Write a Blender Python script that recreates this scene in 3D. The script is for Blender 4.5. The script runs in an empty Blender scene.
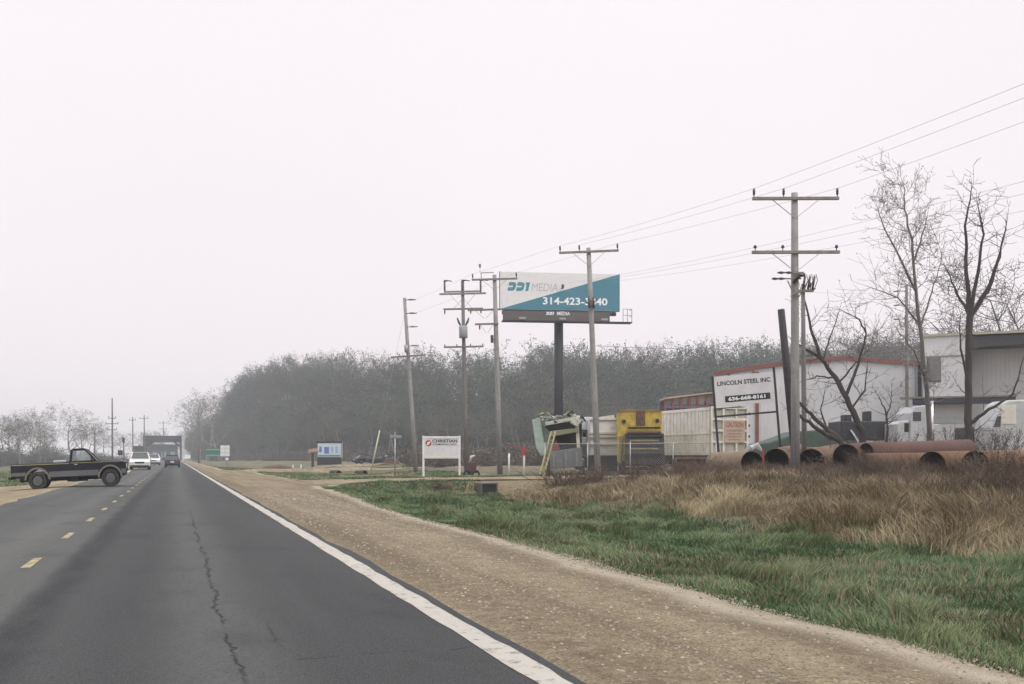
import bpy, bmesh, math, random
import numpy as np
from mathutils import Vector, Matrix

# ------------------------------------------------------------------ scene, camera, light
sc = bpy.context.scene
col = sc.collection
TH = math.atan(338 / 1000.0)            # the camera is turned this far right of the road
CT, ST = math.cos(TH), math.sin(TH)
EYE = 1.25
cam_d = bpy.data.cameras.new('camera'); cam = bpy.data.objects.new('camera', cam_d); col.objects.link(cam)
cam.location = (0, 0, EYE); cam.rotation_euler = (math.pi / 2, 0, -TH)
cam_d.sensor_width = 36; cam_d.lens = 36 * 1000 / 1024; cam_d.shift_y = 115 / 1024
cam_d.clip_start = 0.1; cam_d.clip_end = 6000
sc.camera = cam
sc.view_settings.view_transform = 'Standard'; sc.view_settings.look = 'None'
sc.view_settings.exposure = 0.16; sc.view_settings.gamma = 1; sc.view_settings.use_curve_mapping = False
SUN_EL, SUN_AZ = math.radians(52), math.radians(150)
w = bpy.data.worlds.new('World'); sc.world = w; w.use_nodes = True
nt = w.node_tree; nt.nodes.clear()
out = nt.nodes.new('ShaderNodeOutputWorld'); bg = nt.nodes.new('ShaderNodeBackground')
sky = nt.nodes.new('ShaderNodeTexSky'); sky.sky_type = 'NISHITA'; sky.sun_disc = False
sky.sun_elevation = SUN_EL; sky.sun_rotation = SUN_AZ; sky.dust_density = 4; sky.air_density = 1.2
tc = nt.nodes.new('ShaderNodeTexCoord'); sx = nt.nodes.new('ShaderNodeSeparateXYZ')
nt.links.new(tc.outputs['Generated'], sx.inputs[0])
rp = nt.nodes.new('ShaderNodeValToRGB')            # overcast cloud deck: brighter towards the zenith
SKY_STR = 0.1
cr = rp.color_ramp; cr.elements[0].position = 0.0; cr.elements[0].color = (.875, .805, .83, 1)
cr.elements[1].position = 1.0; cr.elements[1].color = (1.75, 1.75, 1.78, 1)
e = cr.elements.new(.22); e.color = (.885, .82, .85, 1)
e = cr.elements.new(.42); e.color = (.90, .845, .88, 1)
e = cr.elements.new(.65); e.color = (1.45, 1.44, 1.46, 1)
nt.links.new(sx.outputs['Z'], rp.inputs[0])
nz = nt.nodes.new('ShaderNodeTexNoise'); nz.inputs['Scale'].default_value = 2.2; nz.inputs['Detail'].default_value = 4
nt.links.new(tc.outputs['Generated'], nz.inputs['Vector'])
mr = nt.nodes.new('ShaderNodeMapRange'); mr.inputs[1].default_value = .3; mr.inputs[2].default_value = .7
mr.inputs[3].default_value = 10 * 1.015; mr.inputs[4].default_value = 10 * 1.05
nt.links.new(nz.outputs[0], mr.inputs[0])
vm = nt.nodes.new('ShaderNodeVectorMath'); vm.operation = 'SCALE'
nt.links.new(rp.outputs[0], vm.inputs[0]); nt.links.new(mr.outputs[0], vm.inputs['Scale'])
mx = nt.nodes.new('ShaderNodeMix'); mx.data_type = 'RGBA'; mx.inputs[0].default_value = .04
mx.clamp_result = False
nt.links.new(vm.outputs[0], mx.inputs[6]); nt.links.new(sky.outputs[0], mx.inputs[7])
nt.links.new(mx.outputs[2], bg.inputs[0]); bg.inputs[1].default_value = SKY_STR
nt.links.new(bg.outputs[0], out.inputs[0])
sl = bpy.data.lights.new('sun', 'SUN'); sl.energy = 1.25; sl.angle = math.radians(28); sl.color = (1, .965, .92)
so = bpy.data.objects.new('sun', sl); col.objects.link(so)
# the sun stands high behind the camera, veiled by cloud
sd = Vector((math.sin(SUN_AZ) * math.cos(SUN_EL) * 1, math.cos(SUN_AZ) * math.cos(SUN_EL), math.sin(SUN_EL)))
so.rotation_euler = sd.to_track_quat('Z', 'Y').to_euler(); so.location = (0, 0, 80)
HAZE = 0.00075

# ------------------------------------------------------------------ helpers
rng = np.random.default_rng(7); random.seed(7)
def sstep(t): t = np.clip(t, 0, 1); return t * t * (3 - 2 * t)
def vnoise(x, y, s=0):
    """smooth value noise on a lattice"""
    x = np.asarray(x, float); y = np.asarray(y, float)
    xi, yi = np.floor(x), np.floor(y); xf, yf = sstep(x - xi), sstep(y - yi)
    h = lambda a, b: np.modf(np.abs(np.sin(a * 127.1 + b * 311.7 + s * 74.7) * 43758.5453))[0]
    return (h(xi, yi) * (1 - xf) + h(xi + 1, yi) * xf) * (1 - yf) + (h(xi, yi + 1) * (1 - xf) + h(xi + 1, yi + 1) * xf) * yf
def XY(px, d):
    xc = (px - 512) / 1000 * d
    return xc * CT + d * ST, d * CT - xc * ST
def ZZ(py, d): return EYE - (py - 457) / 1000 * d
SKP = [150, 182, 190, 200, 215, 240, 270, 300, 335, 380, 420, 470, 520, 600, 700, 790, 860, 1000, 1300]
SKY_ = [456, 452, 432, 408, 386, 374, 369, 365, 362, 363, 361, 358, 357, 360, 358, 352, 345, 340, 348]
DFP = [170, 180, 215, 260, 330, 450, 600, 750, 1000, 1400]
DFD = [560, 520, 410, 320, 250, 205, 195, 185, 165, 150]
TREE_H = 12.5
def hill(X, Y):
    xc = X * CT - Y * ST; d = np.maximum(X * ST + Y * CT, 1.0)
    px = 512 + 1000 * xc / d
    df = np.interp(px, DFP, DFD)
    top = (457 - np.interp(px, SKP, SKY_)) / 1000 * (df + 85) + EYE - TREE_H
    top = np.maximum(top, 0) * sstep((px - 170) / 50) * (X > 4) * sstep((X - 10) / 25)
    return top * sstep((d - df + 5) / 95) * (d > 60)
def H(X, Y):
    X = np.asarray(X, float); Y = np.asarray(Y, float)
    Xn = X - 1.5 * sstep((Y - 28) / 12) * (X > 5) * (1 - sstep((X - 16) / 6))
    near = np.interp(Xn, [-60, -11, -7, -4.4, 2.5, 4.8, 6.6, 9, 12.4, 15, 17.5, 20.5, 60], [-.4, -.32, -.2, -.02, -.02, -.09, -.34, -.52, -.55, -.18, .2, .42, .45])
    near = np.where((near > 0) & (X > 5), near * (1 - .62 * sstep((Y - 33) / 11)), near)
    far = np.interp(X, [-60, -11, -7, -4.4, 2.5, 5.5, 10, 16, 21, 27, 60], [-.4, -.32, -.2, -.02, -.02, -.06, -.34, -.3, .08, .28, .38])
    drv = np.interp(X, [-60, -11, -7, -4.4, 2.5, 5, 12, 26, 60], [-.4, -.32, -.2, -.02, -.02, -.04, .08, .2, .34])
    z = near + (far - near) * sstep((Y - 50) / 3)
    wd = sstep((Y - 46.0) / 1.0) * (1 - sstep((Y - 54.2) / 2.0))
    z = np.where(X > 0, z + (drv - z) * wd, z)
    wd2 = sstep((Y - 92) / 3) * (1 - sstep((Y - 99) / 4))
    z = np.where(X > 0, z + (np.maximum(z, drv) - z) * wd2, z)
    bump = (vnoise(X * .9, Y * .9) - .5) * .12 + (vnoise(X * .3, Y * .3, 3) - .5) * .16
    z = z + bump * (sstep((X - 5.5) / 2) + sstep((-7.5 - X) / 2)) * (1 - .8 * wd)
    z = z - .5 * np.exp(-((X - 14.3) / 1.25) ** 2 - ((Y - 45) / 1.3) ** 2) * (1 - sstep((Y - 46.0) / .4))
    return z + hill(X, Y)
def Hs(x, y): return float(H(np.array([x]), np.array([y]))[0])

class NT:
    def __init__(s, name):
        s.m = bpy.data.materials.new(name); s.m.use_nodes = True; s.t = s.m.node_tree
        s.b = s.t.nodes['Principled BSDF']; s.o = s.t.nodes['Material Output']
        s.tc = s.t.nodes.new('ShaderNodeTexCoord')
    def n(s, kind, **kw):
        x = s.t.nodes.new('ShaderNode' + kind)
        for k, v in kw.items(): setattr(x, k, v)
        return x
    def l(s, a, b): s.t.links.new(a, b)
    def noise(s, scale, detail=3, rough=.55, vec=None, stretch=None):
        x = s.n('TexNoise'); x.inputs['Scale'].default_value = scale; x.inputs['Detail'].default_value = detail; x.inputs['Roughness'].default_value = rough
        src = vec or s.tc.outputs['Object']
        if stretch:
            mp = s.n('Mapping'); mp.inputs['Scale'].default_value = stretch; s.l(src, mp.inputs[0]); src = mp.outputs[0]
        s.l(src, x.inputs['Vector']); return x.outputs[0]
    def rng(s, v, a, b, c=0, d=1, smooth=False):
        x = s.n('MapRange')
        if smooth: x.interpolation_type = 'SMOOTHSTEP'
        for i, q in enumerate((a, b, c, d)): x.inputs[i + 1].default_value = q
        s.l(v, x.inputs[0]); return x.outputs[0]
    def mix(s, f, a, b, mode='MIX'):
        x = s.n('Mix', data_type='RGBA', blend_type=mode)
        if hasattr(f, 'node'): s.l(f, x.inputs[0])
        else: x.inputs[0].default_value = f
        for i, q in ((6, a), (7, b)):
            if hasattr(q, 'node'): s.l(q, x.inputs[i])
            else: x.inputs[i].default_value = (*q[:3], 1)
        return x.outputs[2]
    def math(s, op, a, b=None):
        x = s.n('Math', operation=op)
        for i, q in enumerate((a, b)):
            if q is None: continue
            if hasattr(q, 'node'): s.l(q, x.inputs[i])
            else: x.inputs[i].default_value = q
        return x.outputs[0]
    def bump(s, h, strength=.4, dist=.02):
        x = s.n('Bump'); x.inputs['Strength'].default_value = strength; x.inputs['Distance'].default_value = dist
        s.l(h, x.inputs['Height']); s.l(x.outputs[0], s.b.inputs['Normal'])
    def color(s, c): s.l(c, s.b.inputs['Base Color'])
    def rough(s, r): s.b.inputs['Roughness'].default_value = r

MATS = {}
def M(name, c, rough=.6, var=.18, scale=3, metal=0, c2=None, grime=0, gc=(.09, .075, .06), bump=0, stretch=None, bscale=None):
    """a painted / worn surface: base colour broken up by noise, a second colour in patches, dirt"""
    if name in MATS: return MATS[name]
    k = NT(name); k.rough(rough); k.b.inputs['Metallic'].default_value = metal
    a = k.noise(scale, 5, .6, stretch=stretch)
    v = k.rng(a, .3, .7)
    lo = tuple(x * (1 - var) for x in c); hi = tuple(min(1, x * (1 + var)) for x in c)
    base = k.mix(v, lo, hi)
    if c2: base = k.mix(k.rng(k.noise(scale * .45, 6, .68), .5, .62), base, c2)
    if grime: base = k.mix(k.math('MULTIPLY', k.rng(k.noise(scale * 1.7, 8, .7), .48, .72), grime), base, gc)
    k.color(base)
    if bump: k.bump(k.noise(bscale or scale * 8, 4), bump, .01)
    MATS[name] = k.m; return k.m
def glass(name, c=(.25, .29, .31), alpha=.55):
    if name in MATS: return MATS[name]
    k = NT(name); k.b.inputs['Base Color'].default_value = (*c, 1); k.rough(.08); k.b.inputs['Alpha'].default_value = alpha
    k.color(k.mix(k.rng(k.noise(4, 2), .3, .7), c, tuple(x * 1.2 for x in c)))
    MATS[name] = k.m; return k.m

class MB:
    def __init__(s): s.v = []; s.f = []; s.sm = []
    def poly(s, pts, smooth=False):
        i = len(s.v); s.v += [tuple(p) for p in pts]; s.f.append(list(range(i, i + len(pts)))); s.sm.append(smooth); return s
    def box(s, a, b, m=None):
        x0, y0, z0 = a; x1, y1, z1 = b
        p = [Vector(q) for q in ((x0, y0, z0), (x1, y0, z0), (x1, y1, z0), (x0, y1, z0), (x0, y0, z1), (x1, y0, z1), (x1, y1, z1), (x0, y1, z1))]
        if m is not None: p = [m @ q for q in p]
        i = len(s.v); s.v += [tuple(q) for q in p]
        for q in ((0, 3, 2, 1), (4, 5, 6, 7), (0, 1, 5, 4), (1, 2, 6, 5), (2, 3, 7, 6), (3, 0, 4, 7)): s.f.append([i + j for j in q]); s.sm.append(False)
        return s
    def cbox(s, c, size, m=None):
        return s.box([c[i] - size[i] / 2 for i in range(3)], [c[i] + size[i] / 2 for i in range(3)], m)
    def bar(s, p, q, wd, ht, up=(0, 0, 1)):
        p, q = Vector(p), Vector(q); d = (q - p).normalized(); u = Vector(up)
        x = d.cross(u)
        if x.length < 1e-4: x = d.cross(Vector((0, 1, 0)))
        x.normalize(); u = x.cross(d).normalized(); i = len(s.v)
        for e in (p, q):
            for a, b in ((-1, -1), (1, -1), (1, 1), (-1, 1)): s.v.append(tuple(e + x * a * wd / 2 + u * b * ht / 2))
        for q_ in ((0, 1, 2, 3), (7, 6, 5, 4), (0, 4, 5, 1), (1, 5, 6, 2), (2, 6, 7, 3), (3, 7, 4, 0)): s.f.append([i + j for j in q_]); s.sm.append(False)
        return s
    def tube(s, pts, r, n=8, caps=True, smooth=True):
        pts = [Vector(p) for p in pts]
        if not hasattr(r, '__len__'): r = [r] * len(pts)
        base = len(s.v); ref = None
        for k, p in enumerate(pts):
            d = (pts[min(k + 1, len(pts) - 1)] - pts[max(k - 1, 0)]).normalized()
            if ref is None: ref = Vector((1, 0, 0)) if abs(d.x) < .8 else Vector((0, 1, 0))
            x = d.cross(ref).normalized(); y = x.cross(d).normalized(); ref = y.cross(x) * 0 + ref
            for j in range(n):
                a = 2 * math.pi * j / n; s.v.append(tuple(p + (x * math.cos(a) + y * math.sin(a)) * r[k]))
        for k in range(len(pts) - 1):
            for j in range(n):
                a = base + k * n + j; b = base + k * n + (j + 1) % n
                s.f.append([a, b, b + n, a + n]); s.sm.append(smooth)
        if caps:
            s.f.append([base + j for j in range(n)][::-1]); s.sm.append(False)
            e = base + (len(pts) - 1) * n; s.f.append([e + j for j in range(n)]); s.sm.append(False)
        return s
    def prism(s, prof, y0, y1, ax='y'):
        """a closed outline in x-z pushed along y (or in y-z along x)"""
        f = (lambda a, b, t: (a, t, b)) if ax == 'y' else ((lambda a, b, t: (t, a, b)) if ax == 'x' else (lambda a, b, t: (a, b, t)))
        n = len(prof); i = len(s.v)
        s.v += [f(a, b, y0) for a, b in prof] + [f(a, b, y1) for a, b in prof]
        s.f.append(list(range(i, i + n))); s.f.append(list(range(i + n, i + 2 * n))[::-1]); s.sm += [False] * 2
        for j in range(n): s.f.append([i + (j + 1) % n, i + j, i + n + j, i + n + (j + 1) % n]); s.sm.append(False)
        return s
    def ring(s, c, r0, r1, y0, y1, n=28, a0=0, a1=2 * math.pi):
        """a ring (tyre, arch trim) round the y axis"""
        full = abs(a1 - a0 - 2 * math.pi) < 1e-6; k = n if full else n + 1; i = len(s.v)
        for j in range(k):
            a = a0 + (a1 - a0) * j / n; ca, sa = math.cos(a), math.sin(a)
            for r, y in ((r0, y0), (r1, y0), (r1, y1), (r0, y1)): s.v.append((c[0] + r * ca, c[1] + y, c[2] + r * sa))
        for j in range(n):
            a = i + j * 4; b = i + ((j + 1) % k) * 4
            for q in range(4): s.f.append([a + q, a + (q + 1) % 4, b + (q + 1) % 4, b + q]); s.sm.append(False)
        if not full: s.f += [[i, i + 3, i + 2, i + 1], [i + n * 4 + j for j in range(4)]]; s.sm += [False] * 2
        return s
    def disc(s, c, r, y0, y1, n=24):
        return s.tube([(c[0], c[1] + y0, c[2]), (c[0], c[1] + y1, c[2])], r, n)
    def build(s, name, m, parent=None, bev=0, recalc=True):
        me = bpy.data.meshes.new(name); me.from_pydata(s.v, [], s.f)
        me.polygons.foreach_set('use_smooth', s.sm); me.update()
        if recalc:
            b = bmesh.new(); b.from_mesh(me); bmesh.ops.recalc_face_normals(b, faces=b.faces); b.to_mesh(me); b.free()
        o = bpy.data.objects.new(name, me); col.objects.link(o)
        if m: me.materials.append(m)
        if parent: o.parent = parent
        if bev:
            q = o.modifiers.new('bevel', 'BEVEL'); q.width = bev; q.segments = 2; q.limit_method = 'ANGLE'; q.angle_limit = math.radians(50)
        return o
def tag(o, label, cat, group=None, kind=None):
    if label: o['label'] = label
    if cat: o['category'] = cat
    if group: o['group'] = group
    if kind: o['kind'] = kind
    return o
def thing(name, label, cat, loc, rz=None, group=None, lean=0, pitch=0):
    o = bpy.data.objects.new(name, None); col.objects.link(o); o.empty_display_size = .3
    o.location = loc; o.rotation_euler = (pitch, lean, -TH if rz is None else rz)
    return tag(o, label, cat, group)
def at(px, d, z=None, dz=0):
    x, y = XY(px, d); return Vector((x, y, (Hs(x, y) if z is None else z) + dz))
def kids(o): return [c for c in bpy.data.objects if c.parent == o]
def copy_tree(o, loc, rz, label=None, scale=None):
    c = o.copy(); col.objects.link(c); c.location = loc; c.rotation_euler = (o.rotation_euler[0], o.rotation_euler[1], rz)
    if label: c['label'] = label
    if scale: c.scale = scale
    for ch in kids(o):
        d = ch.copy(); col.objects.link(d); d.parent = c
        for g in kids(ch):
            e_ = g.copy(); col.objects.link(e_); e_.parent = d
    return c
def text(s, name, m, parent, x0, x1, z0, z1, y, bold=0, shear=0, depth=.006):
    cu = bpy.data.curves.new(name, 'FONT'); cu.body = s; cu.offset = bold; cu.shear = shear; cu.extrude = depth; cu.resolution_u = 3
    o = bpy.data.objects.new(name, cu); col.objects.link(o); bpy.context.view_layer.update()
    dg = bpy.context.evaluated_depsgraph_get(); me = bpy.data.meshes.new_from_object(o.evaluated_get(dg))
    bpy.data.objects.remove(o); bpy.data.curves.remove(cu)
    n = len(me.vertices); a = np.empty(n * 3); me.vertices.foreach_get('co', a); a = a.reshape(-1, 3)
    lo, hi = a.min(0), a.max(0); b = np.empty_like(a)
    b[:, 0] = x0 + (a[:, 0] - lo[0]) / (hi[0] - lo[0]) * (x1 - x0)
    b[:, 2] = z0 + (a[:, 1] - lo[1]) / (hi[1] - lo[1]) * (z1 - z0)
    b[:, 1] = y - a[:, 2]
    me.vertices.foreach_set('co', b.ravel()); me.update(); me.name = name
    r = bpy.data.objects.new(name, me); col.objects.link(r); r.parent = parent; me.materials.clear(); me.materials.append(m)
    return r
def raw_mesh(name, v, f, m, attrs=None, smooth=False):
    """many faces at once from numpy arrays; f is (n,3) or (n,4)"""
    me = bpy.data.meshes.new(name); n, k = f.shape
    me.vertices.add(len(v)); me.vertices.foreach_set('co', np.ascontiguousarray(v, dtype=np.float32).ravel())
    me.loops.add(n * k); me.loops.foreach_set('vertex_index', np.ascontiguousarray(f, dtype=np.int32).ravel())
    me.polygons.add(n); me.polygons.foreach_set('loop_start', np.arange(n, dtype=np.int32) * k)
    me.update(calc_edges=True)
    if smooth: me.polygons.foreach_set('use_smooth', np.ones(n, bool))
    for nm, (kind, val) in (attrs or {}).items():
        a = me.attributes.new(nm, kind, 'POINT')
        a.data.foreach_set('color' if kind == 'FLOAT_COLOR' else 'value', np.ascontiguousarray(val, dtype=np.float32).ravel())
    o = bpy.data.objects.new(name, me); col.objects.link(o); me.materials.append(m); return o
def grid(name, xs, ys, zf, m, attrs=None, smooth=True):
    X, Y = np.meshgrid(xs, ys); v = np.stack([X, Y, zf(X, Y)], -1).reshape(-1, 3)
    nx, ny = len(xs), len(ys); i = (np.arange(ny - 1)[:, None] * nx + np.arange(nx - 1)).ravel()
    f = np.stack([i, i + 1, i + nx + 1, i + nx], -1)
    return raw_mesh(name, v, f, m, {k: (t, fn(X, Y).reshape(X.size, -1)) for k, (t, fn) in (attrs or {}).items()}, smooth)
# ------------------------------------------------------------------ the setting
def shoulder_edge(Y):
    e_ = np.interp(Y, [-20, 0, 11, 22, 33, 40, 44, 46, 47.5, 56, 66, 80, 92, 104, 200, 700], [4.95, 4.95, 4.95, 5.3, 5.75, 6.0, 6.15, 6.6, 8.4, 8.6, 7.4, 6.8, 7.0, 4.8, 4.4, 4.3])
    return e_ + (vnoise(Y * .8, Y * 0, 5) - .5) * .35 + (vnoise(Y * 3.1, Y * 0, 6) - .5) * .16
def left_edge(Y):
    e_ = np.interp(Y, [-20, 30, 36, 42, 50, 56, 70, 700], [-6.6, -6.6, -7.4, -11, -11, -7.2, -6.2, -6.0])
    return e_ + (vnoise(Y * .7, Y * 0, 9) - .5) * .5
ROAD_L, ROAD_R = -4.25, 2.19
def ground_cover(X, Y):
    """how much green grass (R), straw-coloured dead grass (G) and bare dirt (B) grows at a place"""
    n1 = vnoise(X * .35, Y * .35, 11); n2 = vnoise(X * 1.3, Y * 1.3, 12); n = n1 * .6 + n2 * .4
    green = sstep((X - 4.4) / .8) * (1 - sstep((X - 12.6 - (n - .5) * 3) / 1.6))
    far = sstep((Y - 46) / 3)
    green = green * (1 - far) + far * sstep((X - 4) / 1) * (1 - sstep((X - 34 - (n - .5) * 22) / 6)) * sstep((n - .28) / .25)
    left = sstep((-6 - X) / 1.5); green = np.maximum(green, left * sstep((n - .15) / .3))
    straw = np.where(X > 0, 1 - green, 0) * sstep((X - 5) / 4)
    wood = sstep(hill(X, Y) / 2)
    dirt = sstep((X - 22) / 4) * sstep((n - .3) / .3) * .8
    return np.stack([green * (1 - wood), straw, np.maximum(dirt, wood * .6), 1 - .999 * wood], -1)
def ground_mat():
    k = NT('ground'); k.rough(.95); k.b.inputs['Specular IOR Level'].default_value = .1
    at_ = k.n('Attribute', attribute_name='cover'); s_ = k.n('SeparateColor'); k.l(at_.outputs['Color'], s_.inputs[0])
    n1 = k.noise(.6, 6, .65); n2 = k.noise(9, 5, .7); n3 = k.noise(38, 3, .6)
    soil = k.mix(k.rng(n1, .35, .65), (.13, .10, .075), (.19, .155, .12))
    straw = k.mix(k.rng(n2, .35, .65), (.17, .135, .085), (.25, .20, .13))
    gr = k.mix(k.rng(n1, .35, .65), (.06, .09, .05), (.105, .125, .072))
    gr = k.mix(k.rng(n2, .40, .60), gr, (.16, .13, .09))
    wob = k.math('MULTIPLY', k.math('SUBTRACT', n2, .5), .9)
    c = k.mix(k.rng(k.math('ADD', s_.outputs[1], wob), .3, .7), soil, straw)
    c = k.mix(k.rng(k.math('ADD', s_.outputs[0], wob), .3, .7), c, gr)
    c = k.mix(k.rng(k.math('ADD', s_.outputs[2], wob), .35, .75), c, soil)
    c = k.mix(at_.outputs['Alpha'], k.mix(n2, (.06, .052, .045), (.10, .085, .07)), c)
    c = k.mix(k.rng(n3, .3, .7, 0, .35), c, (.08, .075, .05))
    k.color(c); k.bump(n3, .6, .05); return k.m
def gravel_mat(name='gravel', tint=1.0, warm=0):
    k = NT(name); k.rough(.95); k.b.inputs['Specular IOR Level'].default_value = .15
    vo = k.n('TexVoronoi'); vo.inputs['Scale'].default_value = 55; k.l(k.tc.outputs['Object'], vo.inputs['Vector'])
    vo2 = k.n('TexVoronoi'); vo2.inputs['Scale'].default_value = 70; k.l(k.tc.outputs['Object'], vo2.inputs['Vector'])
    hs = k.n('SeparateColor'); k.l(vo.outputs['Color'], hs.inputs[0])
    big = k.noise(.9, 5, .6, stretch=(1, .22, 1)); mid = k.noise(5, 6, .7); fine = k.noise(60, 3, .7)
    t = tint
    c = k.mix(k.rng(big, .36, .64), (.21 * t, .163 * t, .098 * t), (.33 * t, .272 * t, .172 * t))
    rut = k.noise(1.0, 3, .6, stretch=(2.6, .05, 1)); c = k.mix(k.rng(rut, .50, .64, 0, .6), c, (.15 * t, .112 * t, .078 * t)); c = k.mix(k.rng(rut, .30, .42, .4, 0), c, (.36 * t, .30 * t, .215 * t))
    c = k.mix(k.rng(mid, .42, .66, 0, .55), c, (.145 * t, .108 * t, .075 * t))
    c = k.mix(k.rng(hs.outputs[0], .70, .98, 0, .6), c, (.40 * t, .36 * t, .29 * t))
    c = k.mix(k.rng(hs.outputs[1], .68, .95, 0, .75), c, (.085 * t, .07 * t, .055 * t))
    c = k.mix(k.rng(fine, .5, .75, 0, .45), c, (.12 * t, .095 * t, .07 * t))
    if name == 'gravel':     # loose pale fines thrown up along the outer edge, darker damp strip at the pavement
        s_ = k.n('Attribute', attribute_name='rim'); c = k.mix(k.math('MULTIPLY', s_.outputs['Fac'], k.rng(mid, .3, .55, .25, .9)), c, (.43, .375, .29))
        tr = k.n('Attribute', attribute_name='track'); c = k.mix(k.math('MULTIPLY', tr.outputs['Fac'], k.rng(mid, .3, .6, .1, .8)), c, (.13, .097, .065))
    k.color(c); k.bump(k.math('ADD', vo.outputs['Distance'], k.math('MULTIPLY', fine, .6)), .75, .03); return k.m
def road_mat():
    k = NT('asphalt'); k.rough(.9); k.b.inputs['Specular IOR Level'].default_value = .14
    s_ = k.n('SeparateXYZ'); k.l(k.tc.outputs['Object'], s_.inputs[0]); x, y = s_.outputs[0], s_.outputs[1]
    big = k.noise(.35, 5, .6, stretch=(1.6, .12, 1)); mid = k.noise(3.5, 6, .7, stretch=(1, .3, 1)); fine = k.noise(95, 2, .8); grit = k.noise(30, 5, .8)
    wob = k.math('MULTIPLY', k.math('SUBTRACT', k.noise(.7, 4), .5), .22)
    xw = k.math('ADD', x, wob)
    right = k.mix(k.rng(big, .3, .7), (.035, .036, .038), (.058, .059, .060))
    left = k.mix(k.rng(big, .3, .7), (.060, .061, .060), (.092, .092, .089))
    c = k.mix(k.rng(xw, -1.28, -1.10), left, right)
    def band(v, c0, half, soft): return k.rng(k.math('ABSOLUTE', k.math('SUBTRACT', v, c0)), half, half + soft, 1, 0, True)
    # polished strip between the wheel tracks of the right lane, and wheel tracks of the left lane
    c = k.mix(k.math('MULTIPLY', band(xw, .28, .02, .62), k.rng(mid, .3, .7, .35, .8)), c, (.098, .098, .095))
    c = k.mix(k.math('MULTIPLY', band(xw, -2.15, .05, .5), .5), c, (.12, .119, .115))
    c = k.mix(k.math('MULTIPLY', band(xw, -3.5, .05, .35), .5), c, (.06, .06, .062))
    c = k.mix(k.math('MULTIPLY', band(xw, -1.05, .03, .26), k.rng(mid, .35, .65, .45, .95)), c, (.020, .020, .022))
    c = k.mix(k.rng(mid, .56, .75, 0, .4), c, (.036, .037, .04))
    # the ragged crack: open only here and there along the lane
    cx = k.math('ADD', x, k.math('ADD', k.math('MULTIPLY', k.math('SUBTRACT', k.noise(9, 4, .6), .5), .13), k.math('MULTIPLY', k.math('SUBTRACT', k.noise(.9, 2), .5), .22)))
    gate = k.rng(k.noise(1.1, 3, .6, stretch=(.01, 1, 1)), .38, .50, .12, 1)
    inr = k.math('MULTIPLY', k.rng(y, 5.4, 6.2), k.rng(y, 19, 27, 1, 0))
    crk = k.math('MULTIPLY', k.math('MULTIPLY', band(cx, .36, .003, .021), gate), inr)
    c = k.mix(crk, c, (.012, .012, .013))
    cy = k.math('ADD', y, k.math('MULTIPLY', k.math('SUBTRACT', k.noise(1.3, 4), .5), .5))
    c = k.mix(k.math('MULTIPLY', k.math('MULTIPLY', band(cy, 6.3, .006, .012), k.rng(x, .5, .8)), k.rng(k.noise(4, 2), .42, .5)), c, (.018, .018, .019))
    c = k.mix(k.rng(fine, .54, .64, 0, .62), c, (.15, .15, .145)); blot = k.noise(.8, 6, .7, stretch=(1, .5, 1)); c = k.mix(k.rng(blot, .54, .70, 0, .45), c, (.024, .025, .027))
    c2x = k.math('ADD', x, k.math('MULTIPLY', k.math('SUBTRACT', k.noise(6, 4, .6), .5), .12)); c = k.mix(k.math('MULTIPLY', k.math('MULTIPLY', band(c2x, .66, .004, .02), k.rng(y, 6.6, 6.9)), k.rng(y, 7.4, 8.0, .4, 0)), c, (.014, .014, .015))
    c = k.mix(k.rng(grit, .50, .66, 0, .6), c, (.022, .023, .025))
    k.color(c); k.bump(k.math('ADD', fine, k.math('MULTIPLY', grit, .5)), .35, .008); return k.m
def paint_mat(name, c, wear, under=(.08, .08, .08)):
    k = NT(name); k.rough(.7)
    a = k.rng(k.noise(7, 8, .72), wear, wear + .10); b = k.rng(k.noise(60, 3, .7), .60, .72, 0, .7)
    base = k.mix(k.rng(k.noise(1.2, 3), .3, .7), tuple(q * .86 for q in c), c)
    k.color(k.mix(k.math('MAXIMUM', a, b), base, under)); return k.m

xs = np.concatenate([[-700, -450, -300, -200, -100, -60, -40, -28, -20, -16], np.arange(-13, -4, .5), [-4.25, -2, 0, 2], np.arange(2.6, 30, .45), np.arange(30.5, 60, 2), np.arange(60, 330, 7), [360, 450, 600, 800]])
ys = np.concatenate([[-60, -30, -12, -4], np.arange(0, 60, .45), np.arange(60, 125, 1.2), np.arange(126, 560, 7), [600, 700, 850, 1050]])
def ground_z(X, Y):
    z = H(X, Y)
    road = (X > -4.7) & (X < 2.8); sh = (X > -7.5) & (X < shoulder_edge(Y) - .25)
    return z - np.where(road, .12, np.where(sh, .05, 0))
g = grid('ground', xs, ys, ground_z, ground_mat(), {'cover': ('FLOAT_COLOR', ground_cover)}); tag(g, 'open ground with grass and dirt along the highway', None, kind='structure'); del g['label']; g['kind'] = 'structure'
ry = np.concatenate([np.arange(-6, 130, 1.5), np.arange(132, 720, 8), [800, 1040]])
o = grid('road', np.array([ROAD_L - .25, ROAD_L, -3, -1.6, 0, 1.5, 2.12, ROAD_R, ROAD_R + .10]), ry, lambda X, Y: np.where(X > 2.25, -.06, np.where(X < -4.3, -.06, 0.0)) + 0 * X, road_mat()); o['kind'] = 'structure'
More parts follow.
